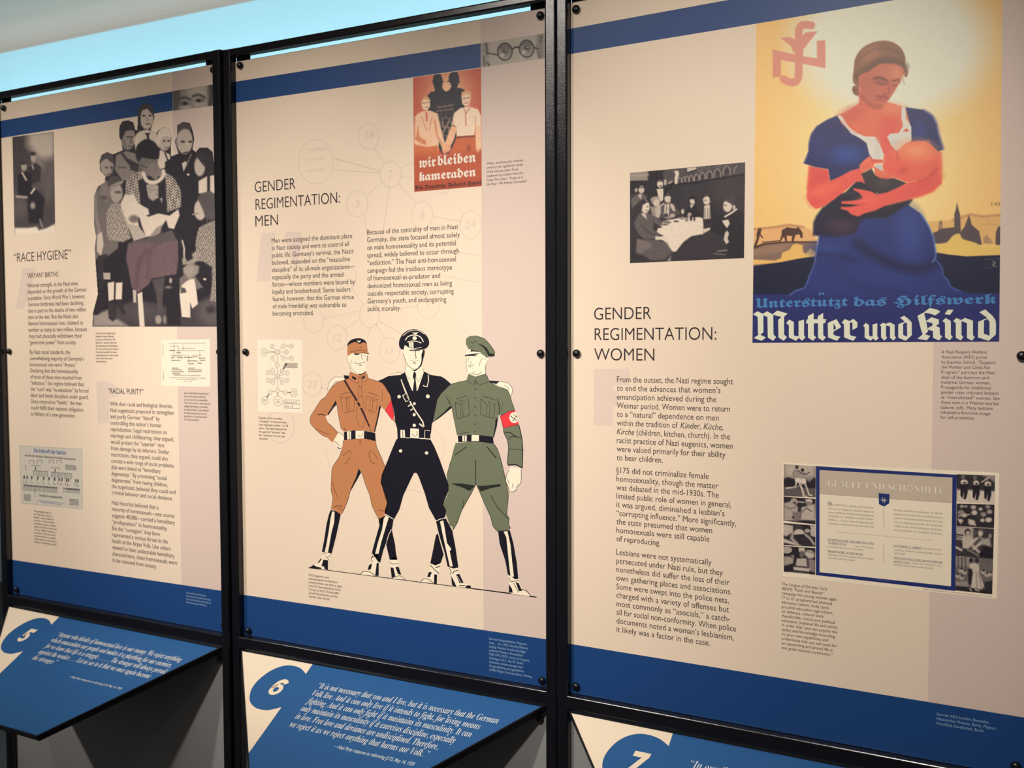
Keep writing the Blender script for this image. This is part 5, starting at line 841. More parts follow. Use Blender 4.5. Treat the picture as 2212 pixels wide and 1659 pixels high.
mini([q5(125, 826), q5(506, 858), q5(506, 1112), q5(125, 1092)], m3, 'women leaning over a table', Z5, 3); mini([q5(125, 1100), q5(506, 1128), q5(503, 1446), q5(128, 1410)], m4, 'girls with bonnets at work', Z5, 4)
mini([q6(812, 230), q6(1243, 244), q6(1236, 560), q6(811, 540)], m5, 'three women in numbered shirts walking', Z6, 5); mini([q6(812, 558), q6(1236, 570), q6(1230, 835), q6(808, 812)], m6, 'girls sitting in a circle', Z6, 6)
mini([q6(806, 815), q6(1230, 840), q6(1221, 1180), q6(801, 1145)], m7, 'women making music', Z6, 7); mini([q6(800, 1148), q6(1221, 1178), q6(1210, 1575), q6(796, 1530)], m8, 'woman in a pale skirt dancing outdoors', Z6, 8)
# ------------------------------------------------------------------ black-and-white photographs on the boards
def shot(k, quad, step, base, name='photograph', label=None, feather=0.0):
    xs = [q[0] for q in quad]; ys = [q[1] for q in quad]
    return Canvas(FR[k], min(xs) - 1, min(ys) - 1, max(xs) + 1, max(ys) + 1, step, base, quad)
# --- bar scene on the women's panel
BQ = [(1361, 373.5), (1609.8, 350.5), (1607.3, 557.5), (1361, 568.5)]
c = shot('R', BQ, 0.85, g(.12)); c.t(1340, 330, 6.38)
c.poly([(580, 200), (1740, 120), (1740, 290), (900, 420), (600, 430)], g(.26), 8).poly([(900, 430), (1740, 320), (1740, 1500), (700, 1400)], g(.13), 10).ell(1480, 560, 200, 220, g(.2), 90, .7).ell(1350, 900, 220, 180, g(.09), 80, .7).ell(1150, 1250, 300, 160, g(.14), 80, .6)
c.poly([(120, 270), (385, 250), (385, 385), (120, 390)], g(.58), 3).poly([(385, 250), (585, 240), (585, 700), (380, 700)], g(.06), 5).poly([(130, 390), (365, 385), (360, 560), (130, 560)], g(.06), 3).line([(130, 320), (380, 305)], 30, g(.72), 6, .7)
for i, (x, y, w, h) in enumerate([(820, 385, 22, 38), (880, 375, 24, 40), (920, 368, 26, 42), (978, 358, 28, 46), (1053, 345, 30, 50), (1133, 325, 34, 52), (1230, 305, 38, 58), (1340, 285, 42, 66), (1468, 250, 46, 70)]):
    c.line([(x - w, y + h * .8), (x - w, y - h * .2), (x, y - h), (x + w, y - h * .2), (x + w, y + h * .8)], 14, g(.66), 2.5, .85, sm=3).ell(x, y + 5, w * .5, h * .6, g(.14), 3)
c.line([(1610, 180), (1570, 230), (1575, 280)], 16, g(.6), 2.5, .8, sm=2).ell(1100, 225, 32, 42, g(.5), 3, .7).ell(1100, 225, 14, 22, g(.2), 3).line([(1150, 190), (1190, 230), (1230, 190)], 10, g(.5), 3, .6).ell(1350, 180, 40, 20, g(.45), 6, .6)
c.poly([(920, 210), (1048, 198), (1045, 230), (925, 268)], g(.85), 2).poly([(925, 268), (1045, 230), (1048, 245), (920, 285)], g(.02), 2).poly([(600, 440), (1000, 400), (1715, 285), (1715, 310), (1000, 432), (700, 450)], g(.03), 3)
# people around the table: (head x, y, rx, ry, face x offset, tone)
c.poly([(150, 640), (210, 580), (290, 570), (355, 590), (360, 660), (240, 700), (160, 760)], g(.36), 3).ell(285, 470, 55, 40, g(.08), 3).ell(292, 510, 40, 52, g(.84), 3).line([(250, 480), (330, 480)], 10, g(.05), 2).ell(220, 515, 22, 28, g(.7), 3).poly([(250, 570), (300, 565), (290, 640), (250, 610)], g(.75), 3)
c.ell(548, 430, 42, 52, g(.92), 2.5).line([(510, 392), (585, 390)], 14, g(.2), 2).ell(555, 455, 14, 10, g(.25), 2).poly([(500, 500), (590, 490), (595, 540), (590, 650), (560, 680), (530, 640), (510, 540)], g(.92), 2.5).line([(620, 385), (620, 430)], 34, g(.8), 2)
c.poly([(620, 480), (720, 400), (750, 360), (770, 400), (720, 470), (640, 540), (620, 620), (600, 600)], g(.03), 2.5).poly([(740, 250), (800, 245), (812, 290), (790, 370), (785, 430), (750, 435), (745, 370), (760, 300)], g(.92), 2.5).line([(670, 420), (715, 395)], 24, g(.7), 3)
c.ell(480, 660, 62, 58, g(.55), 3).ell(500, 690, 46, 56, g(.86), 3).line([(430, 640), (520, 615)], 26, g(.7), 4).poly([(410, 740), (500, 740), (560, 800), (540, 900), (440, 870)], g(.6), 4).poly([(480, 760), (610, 680), (600, 760), (530, 900), (490, 890)], g(.78), 3)
c.ell(655, 630, 46, 62, g(.88), 3).line([(620, 590), (660, 580), (710, 600), (705, 650)], 24, g(.12), 3, sm=2).poly([(560, 740), (620, 700), (760, 740), (830, 840), (700, 900), (560, 900)], g(.28), 4).poly([(610, 710), (680, 700), (670, 870), (600, 850)], g(.85), 3).line([(640, 720), (630, 860)], 8, g(.3), 2).poly([(690, 690), (740, 720), (760, 800), (730, 810), (690, 740)], g(.82), 3)
c.poly([(870, 860), (950, 740), (1040, 720), (1120, 850), (1040, 900)], g(.05), 3).ell(995, 660, 38, 52, g(.88), 3).poly([(935, 620), (1000, 585), (1060, 620), (1050, 640), (940, 640)], g(.03), 3).poly([(1030, 620), (1055, 640), (1040, 700), (1020, 660)], g(.05), 2).poly([(960, 720), (1020, 710), (975, 770)], g(.85), 2)
c.poly([(1120, 740), (1260, 720), (1330, 850), (1300, 1000), (1140, 980)], g(.08), 4).ell(1190, 650, 50, 70, g(.92), 3).line([(1145, 610), (1190, 585), (1240, 610), (1245, 650)], 22, g(.1), 3, sm=2).ell(1172, 655, 14, 8, g(.4), 2).poly([(1155, 730), (1235, 715), (1245, 905), (1150, 920)], g(.9), 3)
for x in (1170, 1205, 1235): c.line([(x, 770), (x - 5, 912)], 8, g(.35), 2)
c.poly([(1260, 900), (1420, 840), (1590, 780), (1700, 850), (1710, 1450), (1480, 1450), (1470, 1200), (1250, 1080)], g(.06), 4).ell(1480, 730, 62, 88, g(.93), 3, rot=8).poly([(1440, 660), (1480, 618), (1540, 625), (1575, 680), (1555, 740), (1520, 700)], g(.2), 3).ell(1568, 755, 22, 34, g(.82), 3).ell(1450, 725, 14, 7, g(.2), 2).line([(1420, 795), (1450, 800)], 8, g(.3), 2).line([(1445, 880), (1530, 830), (1600, 780)], 26, g(.95), 3)
c.poly([(1400, 935), (1490, 920), (1510, 980), (1470, 1038), (1430, 990)], g(.94), 2.5).poly([(1470, 1070), (1500, 1110), (1480, 1180), (1500, 1230), (1460, 1260), (1425, 1200), (1440, 1110)], g(.88), 2.5).poly([(1140, 1050), (1240, 1030), (1235, 1065), (1150, 1110)], g(.9), 2).line([(1340, 1355), (1470, 1345)], 20, g(.5), 3).line([(1280, 1390), (1450, 1405)], 8, g(.6), 2)
c.poly([(580, 1030), (540, 1000), (600, 940), (800, 900), (1080, 885), (1135, 900), (1145, 980), (1145, 1120), (980, 1150), (870, 1230), (770, 1360), (720, 1365), (640, 1290), (600, 1200), (500, 1090), (520, 1040)], g(.98), 3)
for x, y, rx, ry, v in ((640, 960, 60, 20, .45), (620, 990, 40, 12, .3), (770, 945, 36, 14, .35), (660, 890, 50, 24, .55), (845, 900, 36, 22, .6), (915, 920, 26, 30, .55), (955, 860, 30, 36, .75), (975, 900, 18, 40, .15), (1020, 915, 16, 26, .25), (860, 810, 22, 36, .8), (630, 860, 30, 26, .2), (720, 865, 36, 26, .75), (830, 880, 20, 12, .2)): c.ell(x, y, rx, ry, g(v), 2)
c.line([(1000, 885), (1060, 880)], 12, g(.1), 2).line([(600, 975), (660, 985)], 6, g(.9), 1.5)
c.poly([(190, 960), (260, 840), (330, 810), (420, 850), (560, 930), (580, 1000), (540, 1010), (460, 960), (450, 1060), (560, 1130), (480, 1190), (330, 1190), (250, 1120), (200, 1020)], g(.33), 4).poly([(230, 1190), (500, 1200), (640, 1240), (720, 1370), (600, 1480), (420, 1480), (330, 1420), (220, 1390)], g(.32), 5).poly([(230, 1190), (420, 1240), (430, 1310), (270, 1390), (220, 1380)], g(.42), 4)
c.line([(300, 1000), (380, 1090), (480, 1140)], 14, g(.18), 6, .8, sm=2).ell(345, 745, 60, 88, g(.94), 3).poly([(235, 740), (250, 670), (320, 640), (390, 680), (360, 690), (310, 720), (295, 790), (255, 770)], g(.12), 3).ell(375, 745, 12, 7, g(.3), 2).line([(350, 795), (380, 795)], 7, g(.3), 2).poly([(290, 830), (350, 840), (370, 920), (300, 860)], g(.85), 3).poly([(480, 1150), (600, 1160), (655, 1200), (640, 1230), (560, 1200), (485, 1200)], g(.93), 3).line([(540, 1130), (580, 1145)], 16, g(.1), 2)
c.poly([(640, 1490), (700, 1420), (690, 1500)], g(.6), 4).poly([(130, 1350), (230, 1390), (380, 1480), (130, 1500)], g(.1), 8); c.grain(7, 2.4, 11)
c.build('photograph', BOARD['R'], BQ, off=0.0003, label='black and white photograph of women around a table in a bar')
# --- family group on the left panel, cut out above
Z1 = (0, 150, 4.148); Z2 = (0, 500, 4.148)
def z1(x, y): return (x / 4.148, 150 + y / 4.148)
def z2(x, y): return (x / 4.148, 500 + y / 4.148)
FQ = [z2(830, 852), z2(832, 740), z2(878, 560), z2(862, 350), z2(850, 150), z1(862, 1500), z1(845, 1400), z1(843, 1130), z1(880, 1050), z1(940, 1010), z1(945, 960), z1(898, 905), z1(893, 820), z1(912, 765), z1(960, 740), z1(1012, 762), z1(1068, 738), z1(1100, 725), z1(1085, 640), z1(1068, 600), z1(1072, 505), z1(1100, 465), z1(1150, 455), z1(1195, 475), z1(1212, 540), z1(1232, 545), z1(1236, 440), z1(1240, 350), z1(1285, 305), z1(1330, 303), z1(1375, 340), z1(1384, 430), z1(1350, 545), z1(1400, 570), z1(1420, 545), z1(1470, 515), z1(1520, 530), z1(1540, 600), z1(1532, 690), z1(1530, 780), z1(1600, 755), z1(1565, 640), z1(1590, 600), z1(1590, 500), z1(1640, 470), z1(1700, 478), z1(1722, 530), z1(1742, 620), z1(1725, 715), z1(1755, 740), z1(1790, 700), z1(1860, 700), z1(1905, 740), z1(1918, 850), z1(1925, 940), z1(1960, 945), z2(1990, 852)]
c = shot('L', FQ, 0.85, g(.06)); c.t(*Z1)
def chk(v0, v1, s):
    def f(X, Y):
        a = (np.sin(X * 2 * math.pi / s + np.sin(Y * .9)) * np.sin(Y * 2 * math.pi / s + np.sin(X * .7)) > 0)[..., None]
        return np.array(g(v1)) * a + np.array(g(v0)) * (1 - a)
    return f
c.poly([(840, 1120), (900, 1040), (1000, 1030), (1060, 1160), (1060, 1700), (840, 1700)], g(.42), 3).line([(850, 1100), (860, 1300), (900, 1500)], 30, g(.55), 4).poly([(905, 1020), (960, 990), (1000, 1080), (960, 1200), (900, 1150)], g(.5), 3).ell(930, 1150, 30, 20, g(.3), 4)
# boy in light shirt, back row left, and girl with plaits
c.poly([(1040, 770), (1130, 730), (1240, 760), (1260, 960), (1100, 1000), (1030, 900)], g(.52), 3).line([(1100, 760), (1160, 840), (1220, 900)], 22, g(.1), 3).line([(1060, 880), (1130, 880)], 8, g(.2), 2).poly([(1150, 800), (1250, 850), (1240, 920), (1170, 900)], g(.12), 4)
c.ell(1145, 610, 68, 110, g(.62), 3).poly([(1070, 620), (1072, 505), (1105, 460), (1160, 455), (1208, 500), (1210, 545), (1130, 550), (1100, 620)], g(.1), 3, sm=2).line([(1140, 605), (1190, 605)], 10, g(.12), 3).line([(1150, 690), (1190, 690)], 8, g(.2), 2).ell(1175, 645, 10, 22, g(.4), 3).line([(1110, 640), (1125, 710)], 16, g(.4), 5)
c.poly([(1200, 620), (1240, 555), (1320, 540), (1400, 560), (1430, 700), (1220, 760)], g(.92), 3).ell(1315, 440, 60, 98, g(.86), 3).poly([(1238, 440), (1242, 350), (1290, 305), (1340, 305), (1380, 350), (1384, 440), (1362, 400), (1320, 350), (1270, 370), (1258, 440)], g(.2), 3).line([(1250, 440), (1248, 500), (1238, 555)], 22, g(.1), 2.5)
for x in (1290, 1345): c.ell(x, 415, 12, 8, g(.12), 2)
c.line([(1310, 490), (1345, 490)], 9, g(.25), 2).line([(1320, 430), (1325, 465)], 6, g(.5), 3).poly([(1295, 572), (1350, 568), (1335, 590), (1342, 640), (1320, 640), (1315, 592)], g(.06), 2)
# fair child and young man in dark jacket
c.poly([(1400, 780), (1440, 720), (1520, 760), (1540, 860), (1420, 900)], g(.93), 3).ell(1475, 640, 60, 88, g(.8), 3).poly([(1405, 640), (1415, 560), (1470, 515), (1525, 535), (1542, 620), (1510, 600), (1450, 610), (1430, 680)], g(.95), 4, sm=2)
for x in (1472, 1512): c.ell(x, 640, 11, 8, g(.15), 2)
c.line([(1480, 705), (1515, 700)], 9, g(.3), 2).line([(1480, 750), (1510, 830)], 14, g(.15), 2)
c.poly([(1480, 830), (1560, 780), (1620, 750), (1740, 740), (1790, 860), (1800, 1700), (1600, 1700), (1560, 1200), (1480, 960)], g(.03), 3).ell(1655, 640, 72, 118, g(.76), 3).poly([(1590, 560), (1588, 500), (1650, 470), (1715, 500), (1718, 545), (1650, 530), (1610, 560)], g(.25), 3, sm=2).line([(1580, 640), (1592, 680)], 22, g(.6), 3)
for x in (1640, 1705): c.ell(x, 648, 18, 9, g(.1), 2.5)
c.line([(1650, 745), (1700, 740)], 12, g(.2), 2).line([(1680, 650), (1690, 700)], 8, g(.9), 3).poly([(1630, 840), (1665, 820), (1680, 850), (1645, 915)], g(.85), 2).ell(1687, 942, 12, 10, g(.9), 1.5).line([(1660, 880), (1715, 760)], 8, g(.6), 2)
# girls on the right edge
c.poly([(1735, 860), (1745, 780), (1800, 700), (1880, 705), (1915, 780), (1925, 960), (1860, 1000), (1830, 900), (1790, 870)], g(.1), 3, sm=2).ell(1790, 870, 48, 88, g(.78), 3).poly([(1770, 790), (1800, 740), (1850, 790), (1840, 880), (1800, 830)], g(.12), 3).poly([(1780, 1000), (1850, 960), (1960, 940), (1975, 1150), (1780, 1110)], g(.92), 3).line([(1870, 950), (1870, 1090)], 26, g(.08), 3)
c.poly([(1750, 1200), (1800, 1110), (1880, 1090), (1960, 1130), (1975, 1340), (1880, 1350), (1830, 1250)], g(.3), 4).ell(1795, 1260, 55, 90, g(.8), 3).poly([(1770, 1150), (1850, 1110), (1900, 1200), (1860, 1380), (1820, 1260)], g(.28), 4).line([(1730, 1300), (1770, 1290)], 16, g(.6), 3)
c.poly([(1780, 1420), (1850, 1380), (1975, 1330), (1975, 1720), (1740, 1720)], chk(.12, .8, 4.0), 3)
# left boy's face, small boy with cap
c.ell(960, 860, 60, 98, g(.68), 3).poly([(895, 820), (910, 765), (960, 742), (1010, 762), (1020, 850), (960, 800), (920, 820)], g(.25), 3, sm=2)
for x in (955, 1000): c.ell(x, 880, 12, 8, g(.15), 2.5)
c.line([(960, 940), (1000, 935)], 9, g(.25), 2).line([(1000, 870), (1015, 930)], 16, g(.3), 4)
c.poly([(960, 1010), (1000, 950), (1060, 960), (1100, 1020), (1090, 1060), (1000, 1060), (970, 1050)], g(.25), 3).ell(1045, 1110, 56, 84, g(.7), 3).line([(1000, 1050), (1090, 1010)], 30, g(.6), 3).ell(1060, 1100, 26, 10, g(.2), 4)
c.poly([(950, 1300), (990, 1210), (1060, 1190), (1130, 1240), (1160, 1480), (1100, 1540), (960, 1500)], chk(.15, .88, 4.4), 3)
# mother with baby
c.poly([(1130, 1000), (1200, 930), (1300, 900), (1450, 900), (1560, 970), (1620, 1080), (1625, 1230), (1500, 1280), (1240, 1260), (1120, 1160)], chk(.18, .85, 6.0), 3).poly([(1240, 1000), (1320, 950), (1480, 960), (1500, 1280), (1300, 1320), (1260, 1200)], g(.05), 4).poly([(1310, 1040), (1360, 1010), (1420, 1040), (1420, 1150), (1370, 1180), (1330, 1150)], chk(.45, .85, 2.6), 3)
c.ell(1330, 830, 85, 120, g(.42), 3).poly([(1215, 760), (1230, 680), (1300, 625), (1370, 640), (1420, 700), (1425, 800), (1340, 800), (1270, 790), (1240, 830)], g(.03), 3, sm=2).poly([(1270, 860), (1400, 830), (1440, 900), (1400, 1000), (1320, 930)], g(.5), 4).line([(1265, 860), (1320, 880)], 10, g(.15), 3)
c.line([(1285, 930), (1320, 1000), (1400, 1010), (1460, 960), (1465, 910)], 34, g(.95), 3, sm=3).poly([(1430, 1155), (1460, 1150), (1450, 1200)], g(.6), 2)
c.poly([(1080, 1200), (1120, 1120), (1200, 1120), (1240, 1200), (1330, 1250), (1340, 1300), (1230, 1330), (1250, 1420), (1150, 1400), (1100, 1280)], g(.93), 3).ell(1200, 1340, 44, 34, g(.45), 6).poly([(1130, 1380), (1240, 1400), (1320, 1500), (1200, 1540), (1160, 1440)], g(.75), 3).poly([(1230, 1250), (1330, 1320), (1420, 1290), (1520, 1310), (1600, 1250), (1610, 1310), (1560, 1430), (1510, 1420), (1490, 1350), (1440, 1420), (1380, 1490), (1310, 1500), (1270, 1400)], g(.92), 3).poly([(1400, 1420), (1455, 1390), (1440, 1460), (1390, 1510), (1340, 1500)], g(.6), 4)
c.poly([(1140, 1560), (1200, 1540), (1320, 1510), (1540, 1440), (1600, 1550), (1590, 1700), (1130, 1700)], g(.3), 4)
c.t(*Z2)
c.poly([(1130, 150), (1200, 90), (1400, 110), (1590, 80), (1600, 240), (1580, 390), (1360, 420), (1335, 470), (1240, 550), (1180, 500), (1150, 330), (1125, 230)], (112, 88, 92), 3).line([(1330, 180), (1250, 260), (1220, 500)], 30, (88, 66, 72), 10, .7, sm=3).line([(1440, 90), (1350, 170), (1330, 420)], 24, (92, 70, 76), 10, .6, sm=3)
c.poly([(830, 760), (1000, 700), (1200, 620), (1360, 640), (1600, 700), (1980, 560), (1990, 860), (830, 860)], g(.2), 8).poly([(835, 750), (1000, 690), (1050, 780), (1150, 850), (835, 850)], g(.62), 8).ell(1250, 720, 180, 70, g(.3), 40, .6).ell(1900, 720, 120, 120, g(.36), 40, .8).ell(1890, 700, 40, 30, g(.08), 12, .8)
c.poly([(870, 30), (915, 0), (930, 120), (905, 220), (870, 180)], g(.85), 3).poly([(880, 220), (960, 200), (960, 450), (900, 540), (875, 400)], g(.12), 3).poly([(930, 250), (1150, 80), (1120, 330), (1100, 460), (1020, 480), (930, 440)], g(.05), 3)
c.poly([(960, 0), (1150, 0), (1180, 60), (1100, 95), (980, 80)], chk(.15, .88, 4.4), 3).poly([(925, 370), (990, 370), (990, 430), (930, 430)], g(.75), 2).poly([(965, 460), (1025, 450), (1020, 610), (975, 625)], g(.95), 2.5).poly([(1040, 460), (1098, 455), (1092, 608), (1035, 610)], g(.95), 2.5)
c.poly([(890, 550), (940, 560), (935, 660), (890, 740), (845, 745), (840, 700), (870, 650)], g(.1), 3, sm=2).poly([(965, 640), (1030, 630), (1050, 780), (1010, 805), (975, 780)], g(.14), 3).poly([(1040, 625), (1090, 620), (1130, 740), (1100, 750)], g(.12), 3)
c.poly([(1190, 520), (1222, 530), (1222, 640), (1196, 635)], g(.8), 2).poly([(1232, 560), (1275, 540), (1298, 855), (1252, 855)], g(.93), 2)
c.poly([(1360, 430), (1480, 410), (1460, 560), (1455, 740), (1420, 740), (1400, 560)], g(.26), 4).ell(1420, 790, 28, 40, g(.62), 3).ell(1478, 790, 18, 36, g(.5), 3).poly([(1480, 400), (1610, 380), (1620, 840), (1500, 840)], g(.06), 4).ell(1530, 440, 14, 24, g(.7), 3).ell(1510, 500, 26, 12, g(.5), 4)
c.poly([(1600, 40), (1640, 60), (1660, 200), (1640, 220)], g(.1), 2).line([(1635, 85), (1652, 150), (1650, 230)], 14, g(.85), 2.5).poly([(1640, 330), (1700, 280), (1785, 310), (1780, 370), (1700, 450), (1650, 400)], g(.55), 4).ell(1700, 350, 50, 50, g(.66), 10, .7).poly([(1610, 420), (1660, 380), (1700, 450), (1750, 400), (1820, 500), (1770, 520), (1740, 450), (1640, 560), (1610, 540)], g(.42), 3)
c.poly([(1630, 480), (1680, 440), (1740, 420), (1758, 500), (1775, 650), (1725, 692), (1705, 640), (1706, 772), (1630, 765), (1608, 560)], g(.95), 2.5).poly([(1625, 500), (1660, 510), (1672, 545), (1620, 555)], g(.25), 3).ell(1835, 428, 14, 10, g(.9), 2).poly([(1630, 260), (1650, 210), (1680, 270), (1730, 240), (1720, 200), (1770, 170), (1790, 240), (1740, 290), (1640, 300)], chk(.2, .85, 3.4), 3)
c.poly([(1770, 0), (1960, 0), (1970, 420), (1940, 630), (1880, 620), (1900, 480), (1900, 320), (1790, 250), (1750, 120)], chk(.12, .82, 4.0), 3); c.grain(6, 2.2, 21)
c.build('photograph', BOARD['L'], FQ, off=0.0004, label='cut-out black and white photograph of a mother, baby and children')
# --- two young men, soft old portrait
TQ = [(27, 296), (116.5, 284), (119.5, 501), (31.5, 508)]
c = shot('L', TQ, 0.9, g(.3)); c.t(*Z1)
c.poly([(100, 540), (250, 560), (240, 700), (330, 800), (300, 1000), (100, 1100)], g(.22), 12).poly([(250, 560), (500, 540), (500, 820), (400, 860), (330, 780), (250, 680)], g(.8), 22).ell(400, 850, 90, 60, g(.6), 40, .8).poly([(380, 830), (500, 780), (500, 1300), (380, 1300)], g(.34), 22)
c.poly([(130, 1120), (500, 1060), (500, 1500), (130, 1500)], g(.24), 14).ell(180, 1230, 60, 90, g(.38), 30, .7).ell(430, 1120, 40, 60, g(.4), 24, .7)
c.poly([(255, 870), (330, 840), (370, 880), (360, 1000), (290, 1030)], g(.14), 4).ell(300, 790, 24, 44, g(.7), 4).ell(295, 755, 26, 16, g(.1), 4).line([(290, 860), (300, 890)], 12, g(.8), 3).poly([(160, 950), (210, 900), (280, 930), (290, 1080), (240, 1140), (160, 1120)], g(.06), 4).ell(215, 870, 24, 42, g(.72), 4).ell(213, 838, 26, 16, g(.12), 4).line([(200, 925), (235, 990)], 16, g(.85), 3)
c.poly([(240, 1100), (330, 1080), (400, 1150), (380, 1380), (260, 1380)], g(.06), 6).line([(280, 1110), (310, 1070)], 16, g(.9), 3).line([(150, 1140), (240, 1145)], 18, g(.75), 4).ell(295, 1220, 22, 30, g(.66), 5).poly([(130, 1420), (250, 1420), (330, 1410), (350, 1440), (420, 1420), (500, 1380), (505, 1520), (130, 1520)], (244, 228, 206), 5).line([(360, 1350), (380, 1410)], 18, g(.55), 4); c.grain(5, 3, 31)
c.build('photograph', BOARD['L'], TQ, off=0.0003, label='small soft old photograph of two young men')
# --- eyes and spectacles at the ends of the blue stripes
EQ = [(372.5, 196.8), (462.8, 182), (463.5, 228), (373.5, 239.5)]
c = shot('L', EQ, 0.9, (150, 142, 132)); c.t(*Z1)
c.poly([(1540, 150), (1620, 180), (1600, 380), (1540, 380)], (96, 92, 88), 6).poly([(1680, 170), (1850, 130), (1840, 330), (1680, 360)], (186, 174, 160), 16).poly([(1860, 130), (1930, 120), (1930, 340), (1870, 330)], (108, 102, 96), 6).line([(1890, 140), (1900, 220), (1880, 320)], 22, (70, 66, 66), 5)
c.line([(1600, 272), (1650, 250), (1710, 272)], 22, (88, 82, 80), 5, sm=3).line([(1730, 240), (1780, 228), (1830, 250)], 22, (84, 80, 78), 5, sm=3).ell(1655, 305, 42, 18, (92, 88, 86), 5).ell(1660, 305, 14, 11, (40, 38, 42), 3).ell(1785, 278, 42, 18, (100, 94, 90), 5).ell(1780, 280, 14, 11, (40, 38, 42), 3).ell(1725, 320, 16, 40, (150, 140, 130), 8).ell(1670, 345, 30, 12, (196, 182, 168), 8).grain(4, 3, 41)
c.build('photograph', BOARD['L'], EQ, off=0.0003, label='narrow photograph of a man’s eyes')
GQ = [(1039.3, 93.6), (1176.5, 71.8), (1177, 126), (1039.6, 145.6)]
c = shot('M', GQ, 0.8, (186, 176, 162)); c.t(840, 0, 3.6875)
c.poly([(735, 340), (800, 330), (790, 430), (800, 520), (735, 535)], (158, 150, 138), 8).line([(775, 340), (785, 430)], 14, (84, 78, 74), 3).line([(755, 450), (765, 530)], 10, (84, 78, 74), 3).line([(785, 500), (800, 520)], 10, (60, 54, 54), 2.5)
c.poly([(1180, 270), (1235, 265), (1235, 470), (1200, 470), (1170, 400)], (140, 132, 122), 8).line([(1215, 290), (1210, 330)], 12, (80, 76, 72), 3).line([(1190, 420), (1200, 460)], 10, (90, 84, 80), 3)
for x, y in ((925, 412), (1098, 388)):
    c.ell(x, y, 62, 72, (44, 38, 40), 2.5).ell(x, y + 2, 52, 61, (172, 162, 148), 2.5).ell(x, y, 40, 34, (120, 112, 104), 10, .9).ell(x + 2, y - 8, 20, 17, (70, 64, 64), 5).ell(x + 8, y - 12, 6, 5, (226, 216, 200), 2).ell(x - 22, y + 26, 16, 14, (214, 204, 188), 6).line([(x - 40, y - 30), (x, y - 46), (x + 40, y - 30)], 14, (70, 64, 62), 5, .9, sm=3)
c.line([(985, 392), (1012, 374), (1040, 380)], 12, (40, 34, 38), 2.5, sm=3).line([(790, 425), (830, 430), (866, 438)], 10, (60, 54, 54), 2.5).line([(1158, 380), (1190, 388)], 10, (40, 34, 38), 2.5).line([(1055, 450), (1060, 500)], 18, (206, 196, 180), 10, .7).grain(4, 2.4, 51)
c.build('photograph', BOARD['M'], GQ, off=0.0003, label='narrow photograph of round spectacles on a face')
# --- comrades poster
KQ = [(892.5, 167.8), (1039.3, 147), (1040.8, 402), (895, 414.5)]
c = shot('M', KQ, 0.8, (206, 98, 62)); c.t(840, 0, 3.6875)
def glow(X, Y):
    a = np.exp(-(((X - 968) / 48) ** 2 + ((Y - 205) / 62) ** 2))[..., None]; b = np.clip((Y - 300) / 110, 0, 1)[..., None]
    q = np.array([200, 84, 56.]) * (1 - a) + np.array([255, 206, 160.]) * a
    return q * (1 - b) + np.array([192, 92, 52.]) * b
c.I[:] = glow(c.X, c.Y); ORG = (222, 132, 88); LGT = (248, 202, 164); DRK = (36, 34, 44)
for d in range(0, 360, 12):
    r = math.radians(d); c.line([(470 + 120 * math.cos(r), 740 + 160 * math.sin(r)), (470 + 330 * math.cos(r), 740 + 420 * math.sin(r))], 10, (228, 120, 84), 6, .25)
c.poly([(310, 760), (365, 730), (360, 690), (350, 650), (360, 600), (385, 588), (415, 595), (430, 650), (425, 700), (460, 730), (500, 690), (478, 640), (485, 590), (520, 570), (550, 580), (562, 650), (545, 700), (605, 720), (600, 900), (560, 1050), (480, 1220), (420, 1220), (330, 1000)], DRK, 2.5, sm=2)
c.ell(440, 960, 90, 150, (64, 54, 58), 60, .7).line([(350, 650), (435, 650)], 8, DRK, 2).line([(470, 648), (566, 655)], 8, DRK, 2)

c.ell(455, 1010, 58, 84, (120, 96, 90), 3).ell(455, 1010, 44, 66, DRK, 3)
for k_ in range(10):
    r = math.radians(36 * k_); c.ell(455 + 60 * math.cos(r), 1010 + 88 * math.sin(r), 10, 12, DRK, 2)
for q in ([(430, 970), (430, 1010), (480, 1015), (480, 1055)], [(480, 965), (455, 1010), (430, 1060)]): c.line(q, 16, (142, 116, 104), 2.5)
# left man
c.poly([(202, 940), (230, 905), (270, 885), (330, 880), (390, 905), (410, 1000), (450, 1150), (430, 1190), (400, 1130), (390, 1250), (210, 1250), (200, 1100)], LGT, 3).poly([(232, 1000), (245, 1090), (300, 1120), (300, 1150), (215, 1110)], ORG, 4).line([(208, 950), (205, 1100), (300, 1150)], 10, (206, 112, 74), 4, .8, sm=2).line([(365, 960), (385, 1080), (430, 1160)], 10, (206, 112, 74), 5, .8).poly([(200, 1150), (300, 1170), (390, 1160), (400, 1250), (205, 1250)], (214, 112, 62), 5)
c.poly([(262, 800), (285, 772), (315, 775), (330, 800), (328, 850), (305, 880), (275, 870), (262, 840)], (250, 216, 182), 2).poly([(262, 805), (285, 770), (318, 775), (330, 800), (290, 792)], (226, 168, 112), 2).line([(270, 822), (295, 820)], 6, (150, 92, 72), 2).line([(305, 815), (325, 812)], 6, (150, 92, 72), 2).line([(290, 855), (312, 852)], 5, (170, 92, 76), 2).line([(300, 900), (302, 960)], 12, (206, 92, 72), 3)
c.ell(322, 1130, 26, 36, (250, 196, 156), 3).line([(330, 1100), (340, 1070)], 12, (250, 196, 156), 2).line([(260, 930), (300, 1040)], 5, (196, 104, 76), 3, .6).line([(345, 930), (320, 1040)], 5, (196, 104, 76), 3, .6)
